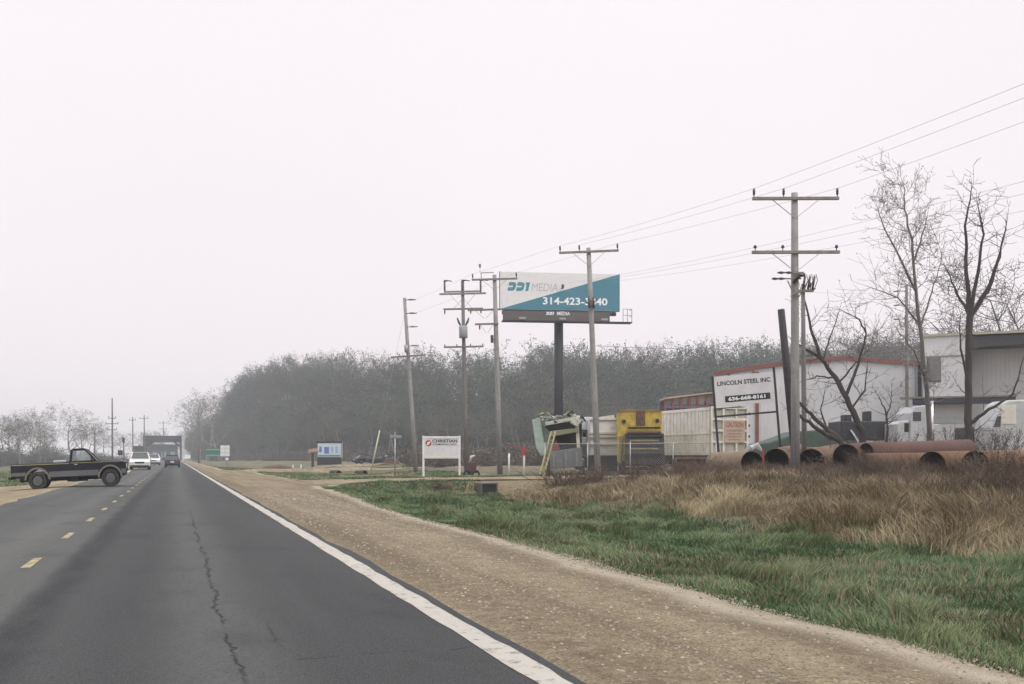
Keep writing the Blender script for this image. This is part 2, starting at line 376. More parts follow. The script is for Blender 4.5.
# wobble the broken pavement edge
me = o.data; a = np.empty(len(me.vertices) * 3); me.vertices.foreach_get('co', a); a = a.reshape(-1, 3)
mk = a[:, 0] > 2.15; a[mk, 0] += (vnoise(a[mk, 1] * .9, 0 * a[mk, 1], 21) - .5) * .13
mk = a[:, 0] < -4.2; a[mk, 0] += (vnoise(a[mk, 1] * .9, 0 * a[mk, 1], 22) - .5) * .3
me.vertices.foreach_set('co', a.ravel()); me.update()
def strip(name, lo, hi, Ys, m, dz, n=14, attrs=False):
    T, Y = np.meshgrid(np.linspace(0, 1, n), Ys); l, h = lo(Y), hi(Y); X = l + (h - l) * T
    z = H(X, Y) + dz; v = np.stack([X, Y, z], -1).reshape(-1, 3)
    ny = len(Ys); i = (np.arange(ny - 1)[:, None] * n + np.arange(n - 1)).ravel(); f = np.stack([i, i + 1, i + n + 1, i + n], -1)
    at_ = None
    if attrs:
        at_ = {'rim': ('FLOAT', np.exp(-((h - X - .3) / .22) ** 2)), 'track': ('FLOAT', np.clip(np.exp(-((X - 2.55) / .28) ** 2) + .7 * np.exp(-((h - X - .75) / .28) ** 2), 0, 1))}
    o = raw_mesh(name, v, f, m, at_, True); o['kind'] = 'structure'; return o
sy = np.concatenate([np.arange(-6, 60, .3), np.arange(60, 130, .8), np.arange(131, 720, 6)])
GR = gravel_mat()
strip('gravel_shoulder', lambda Y: 0 * Y + 2.15, shoulder_edge, sy, GR, .012, 22, True)
# outer skirt of the shoulder: ragged fringe under the grass
strip('gravel_shoulder', left_edge, lambda Y: 0 * Y - 4.1, sy, gravel_mat('pale_gravel', 1.25), .012)
DR = gravel_mat('driveway_gravel', 1.15)
def cross(name, y0, y1, x0, x1, m, dz=.03):
    Xs = np.arange(x0, x1, .6); T, X = np.meshgrid(np.linspace(0, 1, 9), Xs)
    l, h = y0(X), y1(X); Y = l + (h - l) * T; v = np.stack([X, Y, H(X, Y) + dz], -1).reshape(-1, 3)
    n = 9; i = (np.arange(len(Xs) - 1)[:, None] * n + np.arange(n - 1)).ravel(); f = np.stack([i, i + n, i + n + 1, i + 1], -1)
    o = raw_mesh(name, v, f, m, None, True); o['kind'] = 'structure'
cross('driveway', lambda X: 47.0 + (vnoise(X, X * 0, 31) - .5) * .3 - .7 * np.exp(-(X - 6) / 1.2), lambda X: 53.6 + (vnoise(X, X * 0, 32) - .5) * .6 + 3 * np.exp(-(X - 6) / 3), 6.2, 60, DR)
cross('driveway', lambda X: 93.5 + (vnoise(X, X * 0, 33) - .5) * .6, lambda X: 98 + (vnoise(X, X * 0, 34) - .5) * .8, 5.5, 60, DR)
cross('driveway', lambda X: 128 + (vnoise(X, X * 0, 35) - .5) * .8, lambda X: 134 + 0 * X, 12, 34, DR)
# painted lines, 4 mm above the asphalt
WH = paint_mat('white_road_paint', (.40, .37, .325), .54, (.15, .14, .125)); YE = paint_mat('yellow_road_paint', (.42, .33, .14), .45, (.13, .125, .115))
Y = np.concatenate([np.arange(-5, 60, .25), np.arange(60, 700, 3)])
lo = 1.895 + (vnoise(Y * 2.3, 0 * Y, 41) - .5) * .02; hi = 2.085 + (vnoise(Y * 2.9, 0 * Y, 42) - .5) * .03
v = np.concatenate([np.stack([lo, Y, 0 * Y + .004], -1), np.stack([hi, Y, 0 * Y + .004], -1)]); n = len(Y); i = np.arange(n - 1)
o = raw_mesh('white_edge_line', v, np.stack([i, i + n, i + n + 1, i + 1], -1), WH); o['kind'] = 'structure'
b = MB(); y = 12.4
for j in range(60):
    L = 1.1 + .25 * random.random(); x0 = -1.63 + random.uniform(-.015, .015)
    b.poly([(x0, y, .004), (x0 + .105, y + .03, .004), (x0 + .10, y + L, .004), (x0 + .005, y + L - .03, .004)]); y += 4.3
o = b.build('yellow_centre_dashes', YE, recalc=False); o['kind'] = 'structure'
b = MB()
b.poly([(-4.02, 60, .004), (-3.92, 60, .004), (-3.92, 420, .004), (-4.02, 420, .004)])
o = b.build('white_edge_line', WH, recalc=False); o['kind'] = 'structure'
# loose stones on the shoulder
def pebbles(N):
    u = rng.random(N); Yp = 2.5 + 34 * u ** 1.7; lo_ = 2.35; hi_ = shoulder_edge(Yp) + .25
    t = rng.random(N); t = np.where(rng.random(N) < .35, 1 - np.abs(rng.normal(0, .07, N)), t); Xp = lo_ + (hi_ - lo_) * t
    r = (.004 + .013 * rng.random(N) ** 4) * (1 + Yp / 28)
    base = np.array([(1, 0, 0), (0, 1, 0), (-1, 0, 0), (0, -1, 0), (.2, .1, .62)], float)
    v = base[None] * r[:, None, None] * (.7 + .6 * rng.random((N, 5, 1))); a = rng.random(N) * 6.28
    c, s_ = np.cos(a)[:, None], np.sin(a)[:, None]; x, y_ = v[..., 0].copy(), v[..., 1].copy()
    v[..., 0] = x * c - y_ * s_ + Xp[:, None]; v[..., 1] = x * s_ + y_ * c + Yp[:, None]; v[..., 2] += H(Xp, Yp)[:, None] + .010
    f = np.array([(0, 1, 4), (1, 2, 4), (2, 3, 4), (3, 0, 4)])[None] + (np.arange(N) * 5)[:, None, None]
    return v.reshape(-1, 3), f.reshape(-1, 3), np.repeat(rng.random(N), 5)
k = NT('loose_stone'); k.rough(.9); ta = k.n('Attribute', attribute_name='tint'); k.color(k.mix(ta.outputs['Fac'], (.10, .08, .06), (.36, .31, .24)))
v, f, t = pebbles(34000); o = raw_mesh('loose_stones', v, f, k.m, {'tint': ('FLOAT', t)}); tag(o, 'loose pale stones scattered over the gravel shoulder', 'gravel', kind='stuff')

# ------------------------------------------------------------------ grass
def blades(X, Y, Z, h, wd, lean, tint):
    N = len(X); a = rng.random(N) * 6.283; dx, dy = np.cos(a), np.sin(a); b_ = vnoise(X * .7, Y * .7, 81) * 9 + rng.normal(0, .9, N); L = lean * h * rng.random(N)
    lx, ly = np.cos(b_) * L, np.sin(b_) * L
    p = lambda s, t: np.stack([X + dx * wd * s + lx * t ** 2, Y + dy * wd * s + ly * t ** 2, Z + h * t * (1 - .15 * t * lean)], -1)
    v = np.stack([p(-.5, 0), p(.5, 0), p(.38, .55), p(-.38, .55), p(.0, 1)], 1)
    i = np.arange(N)[:, None] * 5; f = np.concatenate([i + np.array([[0, 1, 2]]), i + np.array([[0, 2, 3]]), i + np.array([[3, 2, 4]])])
    return v.reshape(-1, 3), f, np.repeat(tint, 5)
def grass_mat(name, stops):
    k = NT(name); k.rough(.8); k.b.inputs['Specular IOR Level'].default_value = .15
    a_ = k.n('Attribute', attribute_name='tint'); r = k.n('ValToRGB'); k.l(a_.outputs['Fac'], r.inputs[0])
    el = r.color_ramp.elements
    while len(el) < len(stops): el.new(.5)
    for q, (p, c) in zip(el, stops): q.position = p; q.color = (*c, 1)
    k.color(k.mix(k.rng(k.noise(3, 3), .3, .7, 0, .25), r.outputs[0], (.1, .09, .06))); return k.m
def scatter(N, x0, x1, y0, y1, pw=1.6):
    return x0 + (x1 - x0) * rng.random(N), y0 + (y1 - y0) * rng.random(N) ** pw
# short green grass in the ditch and on the verge
X, Y = scatter(560000, 4.2, 14.6, 2.5, 47.5)
e_ = shoulder_edge(Y); n1 = vnoise(X * .8, Y * .8, 51); n2 = vnoise(X * 2.6, Y * 2.6, 52); n3 = vnoise(X * .3, Y * .25, 53)
keep = (X > e_ - .12 + .5 * n2 * rng.random(len(X))) & (np.hypot(X - 14.3, (Y - 45) * .6) > .8) & (rng.random(len(X)) < np.clip(.16 + 1.0 * n1, .2, 1) * (1 - sstep((X - 11.8 - n3 * 2.4) / 1.8)))
X, Y, n1, n2, n3 = X[keep], Y[keep], n1[keep], n2[keep], n3[keep]; d = X * ST + Y * CT
edge = sstep((X - shoulder_edge(Y)) / 1.2)
h = (.03 + .18 * n2 * n1 + .22 * sstep((n2 - .62) / .2) * n1 + .07 * rng.random(len(X))) * (.35 + .65 * edge)
t = np.clip(.40 + (n1 - .5) * .75 + (n2 - .5) * .45 + .16 * rng.normal(0, 1, len(X)), 0, .74)
dead = rng.random(len(X)) < .08 + .42 * sstep((n3 - .52) / .2) * (1.15 - n1); t = np.where(dead, .78 + .22 * rng.random(len(X)), t)
gv, gf, gt = blades(X, Y, H(X, Y), h, .0055 + .0007 * d, .9, t)
GM = grass_mat('green_grass', [(0, (.048, .098, .046)), (.4, (.095, .172, .08)), (.74, (.18, .225, .11)), (.78, (.20, .165, .10)), (1, (.33, .28, .18))])
o = raw_mesh('ditch_grass', gv, gf, GM, {'tint': ('FLOAT', gt)}); tag(o, 'short green grass growing along the roadside ditch', 'grass', kind='stuff')
# far greens: the verge beyond the driveways and the field on the left
X1, Y1 = scatter(90000, 4.5, 24, 53, 125, 1.5); X2, Y2 = scatter(60000, -45, -5.6, 8, 110, 1.3)
k1 = (X1 > shoulder_edge(Y1)) & (np.abs(Y1 - 95.7) > 3) & (vnoise(X1 * .3, Y1 * .3, 55) > .38) & (X1 < 14 + 10 * vnoise(X1 * .1, Y1 * .1, 57)); k2 = (X2 < left_edge(Y2) + .1)
X = np.concatenate([X1[k1], X2[k2]]); Y = np.concatenate([Y1[k1], Y2[k2]]); n1 = vnoise(X * .4, Y * .4, 56)
gv, gf, gt = blades(X, Y, H(X, Y), .08 + .16 * n1 * rng.random(len(X)), .10, .8, np.clip(.55 + (n1 - .5) * .7 + .15 * rng.normal(0, 1, len(X)), 0, .9))
o = raw_mesh('verge_grass', gv, gf, GM, {'tint': ('FLOAT', gt)}); tag(o, 'green grass on the verges farther down the highway', 'grass', kind='stuff')
# tall dead grass on the bank
X, Y = scatter(380000, 11.4, 22.5, 2.5, 46.3, 1.35)
n1 = vnoise(X * .55, Y * .55, 61); n2 = vnoise(X * 1.9, Y * 1.9, 62); n3 = vnoise(X * .22, Y * .22, 63)
dens = sstep((X - 12.4 - (n3 - .5) * 2.2 - (n2 - .5)) / 1.2) * (.12 + 1.0 * n1) * np.where(X > 18.5, .35, 1)
dens = dens * (1 - .45 * sstep((Y - 33) / 8))
keep = rng.random(len(X)) < dens; X, Y, n1, n2, n3 = X[keep], Y[keep], n1[keep], n2[keep], n3[keep]; d = X * ST + Y * CT
zg = H(X, Y); h = (.15 + 1.05 * n2 ** 1.5 * (.3 + .7 * n1)) * (.5 + .6 * rng.random(len(X)))
h = np.minimum(h, np.maximum(.10, 1.0 - zg - .4 * rng.random(len(X)))) * (1 - .72 * sstep((Y - 31) / 11))
t = np.clip(.5 + (n1 - .5) * .8 + (n3 - .5) * .5 + .2 * rng.normal(0, 1, len(X)), 0, 1)
gv, gf, gt = blades(X, Y, zg, h, .006 + .0006 * d, 1.0, t)
DM = grass_mat('dead_grass', [(0, (.10, .074, .048)), (.35, (.19, .145, .088)), (.7, (.31, .248, .15)), (1, (.44, .37, .235))])
o = raw_mesh('tall_dead_grass', gv, gf, DM, {'tint': ('FLOAT', gt)}); tag(o, 'tall straw coloured dead grass along the bank', 'grass', kind='stuff')
# thin reddish weed stalks between the grass and the pipes
X, Y = scatter(80000, 15.5, 27, 9, 46.3, 1.1); n1 = vnoise(X * .5, Y * .5, 71)
keep = rng.random(len(X)) < sstep((X - 16.5) / 3) * (.2 + n1) * .8; X, Y, n1 = X[keep], Y[keep], n1[keep]; zg = H(X, Y)
h = np.minimum((.4 + .7 * n1) * (.5 + .6 * rng.random(len(X))), np.maximum(.15, 1.22 - zg - .35 * rng.random(len(X)))) * (1 - .8 * sstep((Y - 35) / 7))
Xe = 21.2 + 3.4 * rng.random(26000); Ye = 17 + 19 * rng.random(26000); de = Xe * ST + Ye * CT; ke = (de > 29.5) & (de < 34.5) & (vnoise(Xe * .9, Ye * .9, 75) > .3)
Xe, Ye = Xe[ke], Ye[ke]; ze = H(Xe, Ye); X = np.concatenate([X, Xe]); Y = np.concatenate([Y, Ye]); zg = np.concatenate([zg, ze]); h = np.concatenate([h, (.55 + .95 * vnoise(Xe * 1.1, Ye * 1.1, 76)) * (.6 + .5 * rng.random(len(Xe)))])
Xe = 19 + 8 * rng.random(30000); Ye = 27 + 14 * rng.random(30000); de = Xe * ST + Ye * CT; ke = (de > 36.5) & (de < 42.6) & ((Xe * CT - Ye * ST) / de < .345) & (vnoise(Xe * .9, Ye * .9, 77) > .25)
Xe, Ye = Xe[ke], Ye[ke]; ze = H(Xe, Ye); X = np.concatenate([X, Xe]); Y = np.concatenate([Y, Ye]); zg = np.concatenate([zg, ze]); h = np.concatenate([h, (.25 + .85 * vnoise(Xe * 1.1, Ye * 1.1, 78)) * (.5 + .5 * rng.random(len(Xe)))])
gv, gf, gt = blades(X, Y, zg, h, .014, .9, rng.random(len(X)))
WM = grass_mat('dry_weed', [(0, (.06, .042, .04)), (.5, (.115, .078, .062)), (1, (.20, .145, .105))])
o = raw_mesh('dry_weeds', gv, gf, WM, {'tint': ('FLOAT', gt)}); tag(o, 'thin reddish brown weed stalks in front of the pipes', 'weeds', kind='stuff')
# haze
b = MB().box((-720, -70, -3), (820, 1070, 44)); o = b.build('haze', None); o['kind'] = 'stuff'; o['label'] = 'thin pale haze hanging over the highway'
hm = bpy.data.materials.new('haze'); hm.use_nodes = True; hn = hm.node_tree; hn.nodes.clear()
ho = hn.nodes.new('ShaderNodeOutputMaterial'); hv = hn.nodes.new('ShaderNodeVolumePrincipled')
hv.inputs['Color'].default_value = (.90, .945, .985, 1); hv.inputs['Density'].default_value = HAZE; hv.inputs['Anisotropy'].default_value = 0.1
hn.links.new(hv.outputs[0], ho.inputs['Volume']); o.data.materials.append(hm)
# ------------------------------------------------------------------ trees
class Segs:
    def __init__(s): s.p = []; s.q = []; s.a = []; s.b = []
    def add(s, p, q, a, b): s.p.append(p); s.q.append(q); s.a.append(a); s.b.append(b)
    def arrays(s): return np.array(s.p, float), np.array(s.q, float), np.array(s.a), np.array(s.b)
def seg_mesh(S, n):
    """every segment becomes a tapering n-sided twig"""
    p, q, a, b = S.arrays(); d = q - p; d /= np.linalg.norm(d, axis=1, keepdims=True) + 1e-9
    ref = np.where(np.abs(d[:, 2:3]) < .9, np.array([[0, 0, 1.]]), np.array([[1., 0, 0]])); x = np.cross(d, ref); x /= np.linalg.norm(x, axis=1, keepdims=True); y = np.cross(x, d)
    an = np.arange(n) * 2 * math.pi / n; r = np.cos(an)[None, :, None] * x[:, None] + np.sin(an)[None, :, None] * y[:, None]
    v = np.concatenate([p[:, None] + r * a[:, None, None], q[:, None] + r * b[:, None, None]], 1)
    j = np.arange(n); f = np.stack([j, (j + 1) % n, (j + 1) % n + n, j + n], -1)[None] + (np.arange(len(p)) * 2 * n)[:, None, None]
    return v.reshape(-1, 3), f.reshape(-1, 4)
def rv(k=1): return np.array([random.gauss(0, k), random.gauss(0, k), random.gauss(0, k)])
def nrm(v): return v / (np.linalg.norm(v) + 1e-9)
def branch(S, T, B, p, d, L, r, lev, kids_, up=.12, wob=.16, spread=.75):
    """one limb: wanders, tapers, forks; thick limbs go to S (trunk), thin to T (crown), bud places to B"""
    n = max(2, int(2 + L * .9)) if lev else max(4, int(L * .8)); p = np.array(p, float); d = nrm(np.array(d, float)); r0 = r
    for i in range(n):
        t = (i + 1) / n; r1 = max(.25 * r0 * (1 - t) + .75 * r0 * (1 - t) ** .8, r0 * .12, .006); q = p + d * L / n
        (S if r0 > .035 * S.k else T).add(p, q, r, r1)
        if lev < S.lev and t > (getattr(S, 'start', .28) if lev == 0 else .15):
            for _ in range(np.random.poisson(kids_[lev] / n) if i < n - 1 else 2):
                a = nrm(np.cross(d, rv())); c = nrm(d * (1 - spread * .55) + a * spread)
                branch(S, T, B, q, c, L * (.62 if lev == 0 else .55) * random.uniform(.55, 1.05) * (1.12 - .55 * t if lev == 0 else 1), r1 * random.uniform(.45, .7), lev + 1, kids_, up, wob * 1.15, spread)
        d = nrm(d + rv(wob) + np.array([0, 0, up])); p = q; r = r1
    if lev >= S.lev - 1: B.append(p)
def make_tree(h, r, kids_=(9, 5, 4), lev=3, spread=.75, up=.1, wob=.1, k=1, seed=0, lean=(0, 0), start=.28):
    random.seed(seed); np.random.seed(seed)
    S, T, B = Segs(), Segs(), []; S.lev = lev; S.k = k; S.start = start
    branch(S, T, B, (0, 0, -.25), (lean[0], lean[1], 1), h, r, 0, kids_, up, wob, spread); return S, T, B
def buds(B, size, n, seed=0):
    g_ = np.random.default_rng(seed); P = np.repeat(np.array(B), n, 0); P = P + g_.normal(0, size * 1.6, P.shape); N = len(P)
    a = g_.normal(0, 1, (N, 3)); a /= np.linalg.norm(a, axis=1, keepdims=True); b = np.cross(a, g_.normal(0, 1, (N, 3))); b /= np.linalg.norm(b, axis=1, keepdims=True)
    s = size * (.5 + g_.random((N, 1))); v = np.stack([P - a * s, P + b * s * .5, P + a * s, P - b * s * .5], 1)
    return v.reshape(-1, 3), np.arange(N * 4).reshape(-1, 4)
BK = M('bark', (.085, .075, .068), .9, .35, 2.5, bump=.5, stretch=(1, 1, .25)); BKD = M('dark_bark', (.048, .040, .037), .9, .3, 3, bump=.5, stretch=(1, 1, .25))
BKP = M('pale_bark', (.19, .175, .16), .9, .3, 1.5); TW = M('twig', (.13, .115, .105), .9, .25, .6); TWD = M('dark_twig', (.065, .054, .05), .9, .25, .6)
def bud_mat(name, a, b_):
    k = NT(name); k.rough(.85); k.b.inputs['Specular IOR Level'].default_value = .1
    oi = k.n('ObjectInfo'); f = k.math('ADD', oi.outputs['Random'], k.math('MULTIPLY', k.math('SUBTRACT', k.noise(.5, 3), .5), 1.2)); k.color(k.mix(f, a, b_)); return k.m
BU = bud_mat('spring_bud', (.115, .125, .085), (.15, .135, .115))
def join_vf(parts):
    v, f, o_ = [], [], 0
    for a, b_ in parts: v.append(a); f.append(b_ + o_); o_ += len(a)
    return np.concatenate(v), np.concatenate(f)
def tree_thing(name, label, cat, loc, T3, bark, twig, bud=None, bs=.1, bn=2, n=6, group=None, rz=0, tn=3):
    S, T, B = T3; root = thing(name, label, cat, loc, rz, group)
    v, f = seg_mesh(S, n); o = raw_mesh('trunk', v, f, bark, None, True); o.parent = root
    v, f = seg_mesh(T, tn); m = len(f); idx = None
    if bud:
        bv, bf = buds(B, bs, bn); v, f = join_vf([(v, f), (bv, bf)])
    o = raw_mesh('crown', v, f, twig); o.parent = root
    if bud:
        o.data.materials.append(bud); mi = np.zeros(len(f), np.int32); mi[m:] = 1; o.data.polygons.foreach_set('material_index', mi)
    return root
# the wooded bluff: a far-off mass of leafless trees
def forest():
    protos = []
    for s in range(7):
        S, T, B = make_tree(random.Random(s).uniform(8, 9.5), .2, (15, 6, 4), 2, .85, .10, .1, 1, 100 + s, start=.1)
        st = Segs(); P, Q, A, Bb = T.arrays()
        v1, f1 = seg_mesh(S, 3)
        # thin twigs as flat crossed slivers wide enough to read as a grey veil from 200 m
        A = np.maximum(A, .034); Bb = np.maximum(Bb, .02); t2 = Segs(); t2.p, t2.q, t2.a, t2.b = list(P), list(Q), A, Bb
        v2, f2 = seg_mesh(t2, 3); v3, f3 = buds(B, .15, 4, s); v4, f4 = buds(list(P[::2]), .13, 2, s + 50)
        v, f = join_vf([(v1, f1), (v2, f2), (v3, f3), (v4, f4)])
        kind = np.concatenate([np.zeros(len(v1)), np.full(len(v2), .25), np.full(len(v3) + len(v4), 1.)]); protos.append((v, f, kind))
    g_ = np.random.default_rng(3); VV, FF, TT, n = [], [], [], 0; cnt = 0
    while cnt < 1350:
        px = g_.uniform(196, 1120) if cnt > 160 else (g_.uniform(185, 222) if cnt < 60 else g_.uniform(235, 345)); u = g_.random() ** .85; df = np.interp(px, DFP, DFD); d = df + 2 + 108 * (u if cnt % 2 else u ** 2) + (60 if 60 <= cnt <= 160 else 0)
        if g_.random() > (.55 + .45 * df / 400): continue
        x, y = XY(px, d)
        if x < 9: continue
        v, f, kd = protos[g_.integers(7)]; back = d - df
        sc_ = g_.uniform(.78, 1.5) if back > 12 and cnt > 60 else (g_.uniform(.7, 1.2) if cnt > 60 else g_.uniform(1.15, 1.75)); a = g_.uniform(0, 6.28); wd = g_.uniform(.85, 1.25)
        c, s = math.cos(a), math.sin(a); w = np.stack([(v[:, 0] * c - v[:, 1] * s) * sc_ * wd + x, (v[:, 0] * s + v[:, 1] * c) * sc_ * wd + y, v[:, 2] * sc_ + Hs(x, y)], -1)
        tone = np.clip(float(vnoise(px / 55., d / 35., 5)) * 1.3 - .15 + g_.normal(0, .2), 0, 1)
        VV.append(w); FF.append(f + n); TT.append(np.stack([np.full(len(v), tone), kd, kd * 0, kd * 0 + 1], -1)); n += len(v); cnt += 1
    k = NT('far_wood'); k.rough(.9); k.b.inputs['Specular IOR Level'].default_value = .05
    at_ = k.n('Attribute', attribute_name='tone'); s_ = k.n('SeparateColor'); k.l(at_.outputs['Color'], s_.inputs[0])
    tw = k.mix(s_.outputs[0], (.060, .052, .048), (.115, .114, .108)); bu = k.mix(s_.outputs[0], (.115, .098, .084), (.088, .118, .084))
    k.color(k.mix(s_.outputs[1], tw, bu))
    o = raw_mesh('wooded_bluff', np.concatenate(VV), np.concatenate(FF), k.m, {'tone': ('FLOAT_COLOR', np.concatenate(TT))})
    tag(o, 'mass of leafless grey woodland covering the low bluff', 'woodland', kind='stuff')
forest()
# brush at the foot of the bluff
def brush():
    g_ = np.random.default_rng(8); P, Q, A, B = [], [], [], []
    for i in range(1500):
        px = g_.uniform(205, 1080); d = np.interp(px, DFP, DFD) - g_.uniform(-12, 45); x, y = XY(px, d)
        if x < 13: continue
        z = Hs(x, y); hh = g_.uniform(.8, 2.8)
        for _ in range(16):
            q = np.array([x, y, z]) + np.array([g_.normal(0, .9), g_.normal(0, .9), hh * g_.uniform(.4, 1)]); p = np.array([x + g_.normal(0, .4), y + g_.normal(0, .4), z]); P.append(p); Q.append(q); A.append(.03); B.append(.015)
            for _ in range(2): P.append(q); Q.append(q + g_.normal(0, .45, 3)); A.append(.02); B.append(.012)
    for i in range(900):
        px = g_.uniform(408, 760); d = g_.uniform(100, 170); x, y = XY(px, d); z = Hs(x, y); hh = g_.uniform(.8, 2.6) * (.4 + vnoise(px / 18., d / 9., 3))
        for _ in range(16):
            q = np.array([x, y, z]) + np.array([g_.normal(0, .8), g_.normal(0, .8), hh * g_.uniform(.3, 1)]); P.append(np.array([x + g_.normal(0, .4), y, z])); Q.append(q); A.append(.022); B.append(.012)
            for _ in range(2): P.append(q); Q.append(q + g_.normal(0, .4, 3)); A.append(.014); B.append(.009)
    S = Segs(); S.p, S.q, S.a, S.b = P, Q, A, B; v, f = seg_mesh(S, 3); bv, bf = buds(Q[::2], .16, 1, 4); v, f = join_vf([(v, f), (bv, bf)])
    o = raw_mesh('roadside_brush', v, f, M('brush', (.10, .085, .072), .9, .35, .08)); tag(o, 'grey brown brush at the foot of the wooded bluff', 'brush', kind='stuff')
brush()
# three kinds of bare tree, copied along the wood's edge and across the field on the left
kinds = [make_tree(11, .20, (11, 5, 4), 3, .75, .10, .10, 1.2, 11), make_tree(12.5, .24, (12, 5, 4), 3, .95, .05, .13, 1.2, 23), make_tree(13, .17, (12, 4, 3), 3, .55, .16, .07, 1.2, 35)]
def fatten(T3, f): T3[0].a = [max(x, .05) for x in T3[0].a]; T3[1].a = [max(x * f, .016) for x in T3[1].a]; T3[1].b = [max(x * f, .011) for x in T3[1].b]
for K in kinds: fatten(K, 1.5)
place = {}
def bare_tree(kind, px, d, sc_, label, group, wide=1):
    p = at(px, d)
    near = d < 125; key = kind; kind = (kind, near)
    if kind not in place:
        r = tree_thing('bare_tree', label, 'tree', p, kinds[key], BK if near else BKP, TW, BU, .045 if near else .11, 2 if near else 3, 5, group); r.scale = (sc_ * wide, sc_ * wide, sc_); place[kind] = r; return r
    r = copy_tree(place[kind], p, random.uniform(0, 6.28), label, (sc_ * wide, sc_ * wide, sc_)); r['group'] = group; return r
L1 = 'leafless grey tree standing along the foot of the wooded bluff'; G1 = 'trees at the edge of the wooded bluff'
random.seed(5)
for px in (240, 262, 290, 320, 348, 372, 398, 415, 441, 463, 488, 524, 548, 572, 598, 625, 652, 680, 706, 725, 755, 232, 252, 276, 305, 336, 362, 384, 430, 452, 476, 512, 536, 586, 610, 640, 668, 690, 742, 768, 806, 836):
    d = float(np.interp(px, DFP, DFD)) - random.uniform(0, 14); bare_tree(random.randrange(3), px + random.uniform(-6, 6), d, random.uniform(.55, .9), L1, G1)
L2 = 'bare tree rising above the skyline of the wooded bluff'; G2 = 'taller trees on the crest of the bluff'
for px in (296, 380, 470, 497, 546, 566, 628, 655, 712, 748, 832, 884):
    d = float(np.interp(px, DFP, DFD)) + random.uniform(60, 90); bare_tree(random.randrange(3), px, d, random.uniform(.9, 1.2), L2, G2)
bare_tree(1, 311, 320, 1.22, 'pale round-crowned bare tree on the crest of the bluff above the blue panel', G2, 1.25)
bare_tree(1, 338, 315, 1.12, 'second pale round-crowned bare tree on the crest just right of the first', G2, 1.1)
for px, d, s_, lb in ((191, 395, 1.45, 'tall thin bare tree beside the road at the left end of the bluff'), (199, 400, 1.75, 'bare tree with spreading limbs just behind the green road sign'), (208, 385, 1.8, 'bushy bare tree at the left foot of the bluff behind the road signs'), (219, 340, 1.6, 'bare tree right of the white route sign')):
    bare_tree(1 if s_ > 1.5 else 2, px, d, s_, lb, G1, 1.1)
L3 = 'hazy bare tree in the tree line across the field on the left'; G3 = 'trees across the field on the left'
for px, d, s_ in ((-14, 175, .72), (-2, 190, .66), (8, 185, .62), (16, 200, .66), (24, 182, .60), (31, 205, .68), (38, 195, .62), (44, 230, .58), (64, 240, .55), (88, 240, .66), (97, 260, .62), (106, 270, .64), (118, 300, .60), (126, 310, .6), (12, 230, .8), (34, 240, .8), (-8, 240, .85), (2, 215, .7), (20, 170, .5), (40, 175, .48), (138, 420, .7), (150, 460, .8), (156, 430, .75), (182, 470, 1.0), (148, 430, .8), (152, 420, .72), (160, 440, .8), (166, 425, .74), (171, 450, .8), (178, 430, .7)):
    bare_tree(random.randrange(3), px, d, s_, L3, G3, 1.25)
bare_tree(1, 73, 205, .82, 'largest round bare tree across the field, right above the pickup cab', G3, 1.2)
bare_tree(1, 80, 215, .72, 'bare tree just right of the largest round tree across the field', G3, 1.1)
# the hedge line that closes the field on the left
def hedge():
    g_ = np.random.default_rng(12); S = Segs(); S.k = 1; Q = []
    for i in range(700):
        px = g_.uniform(-40, 135); d = g_.uniform(165, 250) + max(0, px) * .7; x, y = XY(px, d); z = Hs(x, y); hh = g_.uniform(.6, 5.2) * float(.25 + 1.1 * vnoise(px / 14., d / 30., 4)) * (1 - .4 * (px > 60))
        for _ in range(14):
            q = np.array([x, y, z]) + np.array([g_.normal(0, 1.0), g_.normal(0, 1.0), hh * g_.uniform(.3, 1)]); S.add(np.array([x + g_.normal(0, .4), y, z]), q, .035, .02); S.add(q, q + g_.normal(0, .5, 3), .02, .014); Q.append(q)
    v, f = seg_mesh(S, 3); bv, bf = buds(Q, .2, 1, 4); v, f = join_vf([(v, f), (bv, bf)])
    o = raw_mesh('field_edge_brush', v, f, M('field_brush', (.115, .12, .11), .9, .3, .08)); tag(o, 'low hazy brush along the far edge of the left field', 'brush', kind='stuff')
hedge()
# foreground trees, each grown along the limbs seen in the photograph
WOB = .02
def limb(S, T, B, pts, r0, r1, nk, tl, rt=.02, spread=.8, lev=2, up=.12):
    pts = [np.array(p, float) for p in pts]; n = 4; path = []
    for i in range(len(pts) - 1):
        for j in range(n): path.append(pts[i] + (pts[i + 1] - pts[i]) * j / n + (rv(WOB) if i + j else 0))
    path.append(pts[-1]); m = len(path) - 1
    for i in range(m):
        a = r0 + (r1 - r0) * i / m; b_ = r0 + (r1 - r0) * (i + 1) / m; S.add(path[i], path[i + 1] + (path[i + 1] - path[i]) * .04, a, b_)
        if i / m > .12:
            d = nrm(path[i + 1] - path[i])
            for _ in range(np.random.poisson(nk / m)):
                c = nrm(d * .5 + nrm(np.cross(d, rv())) * spread); branch(S, T, B, path[i + 1], c, tl * random.uniform(.5, 1.1), max(rt * .5, min(rt, b_ * .5)), S.lev - lev + 1, (0, 5, 4, 3, 0), up, .15, spread)
    branch(S, T, B, path[-1], nrm(path[-1] - path[-2]), tl * .6, r1, S.lev - 1, (0, 4, 4, 3), up, .15, spread)
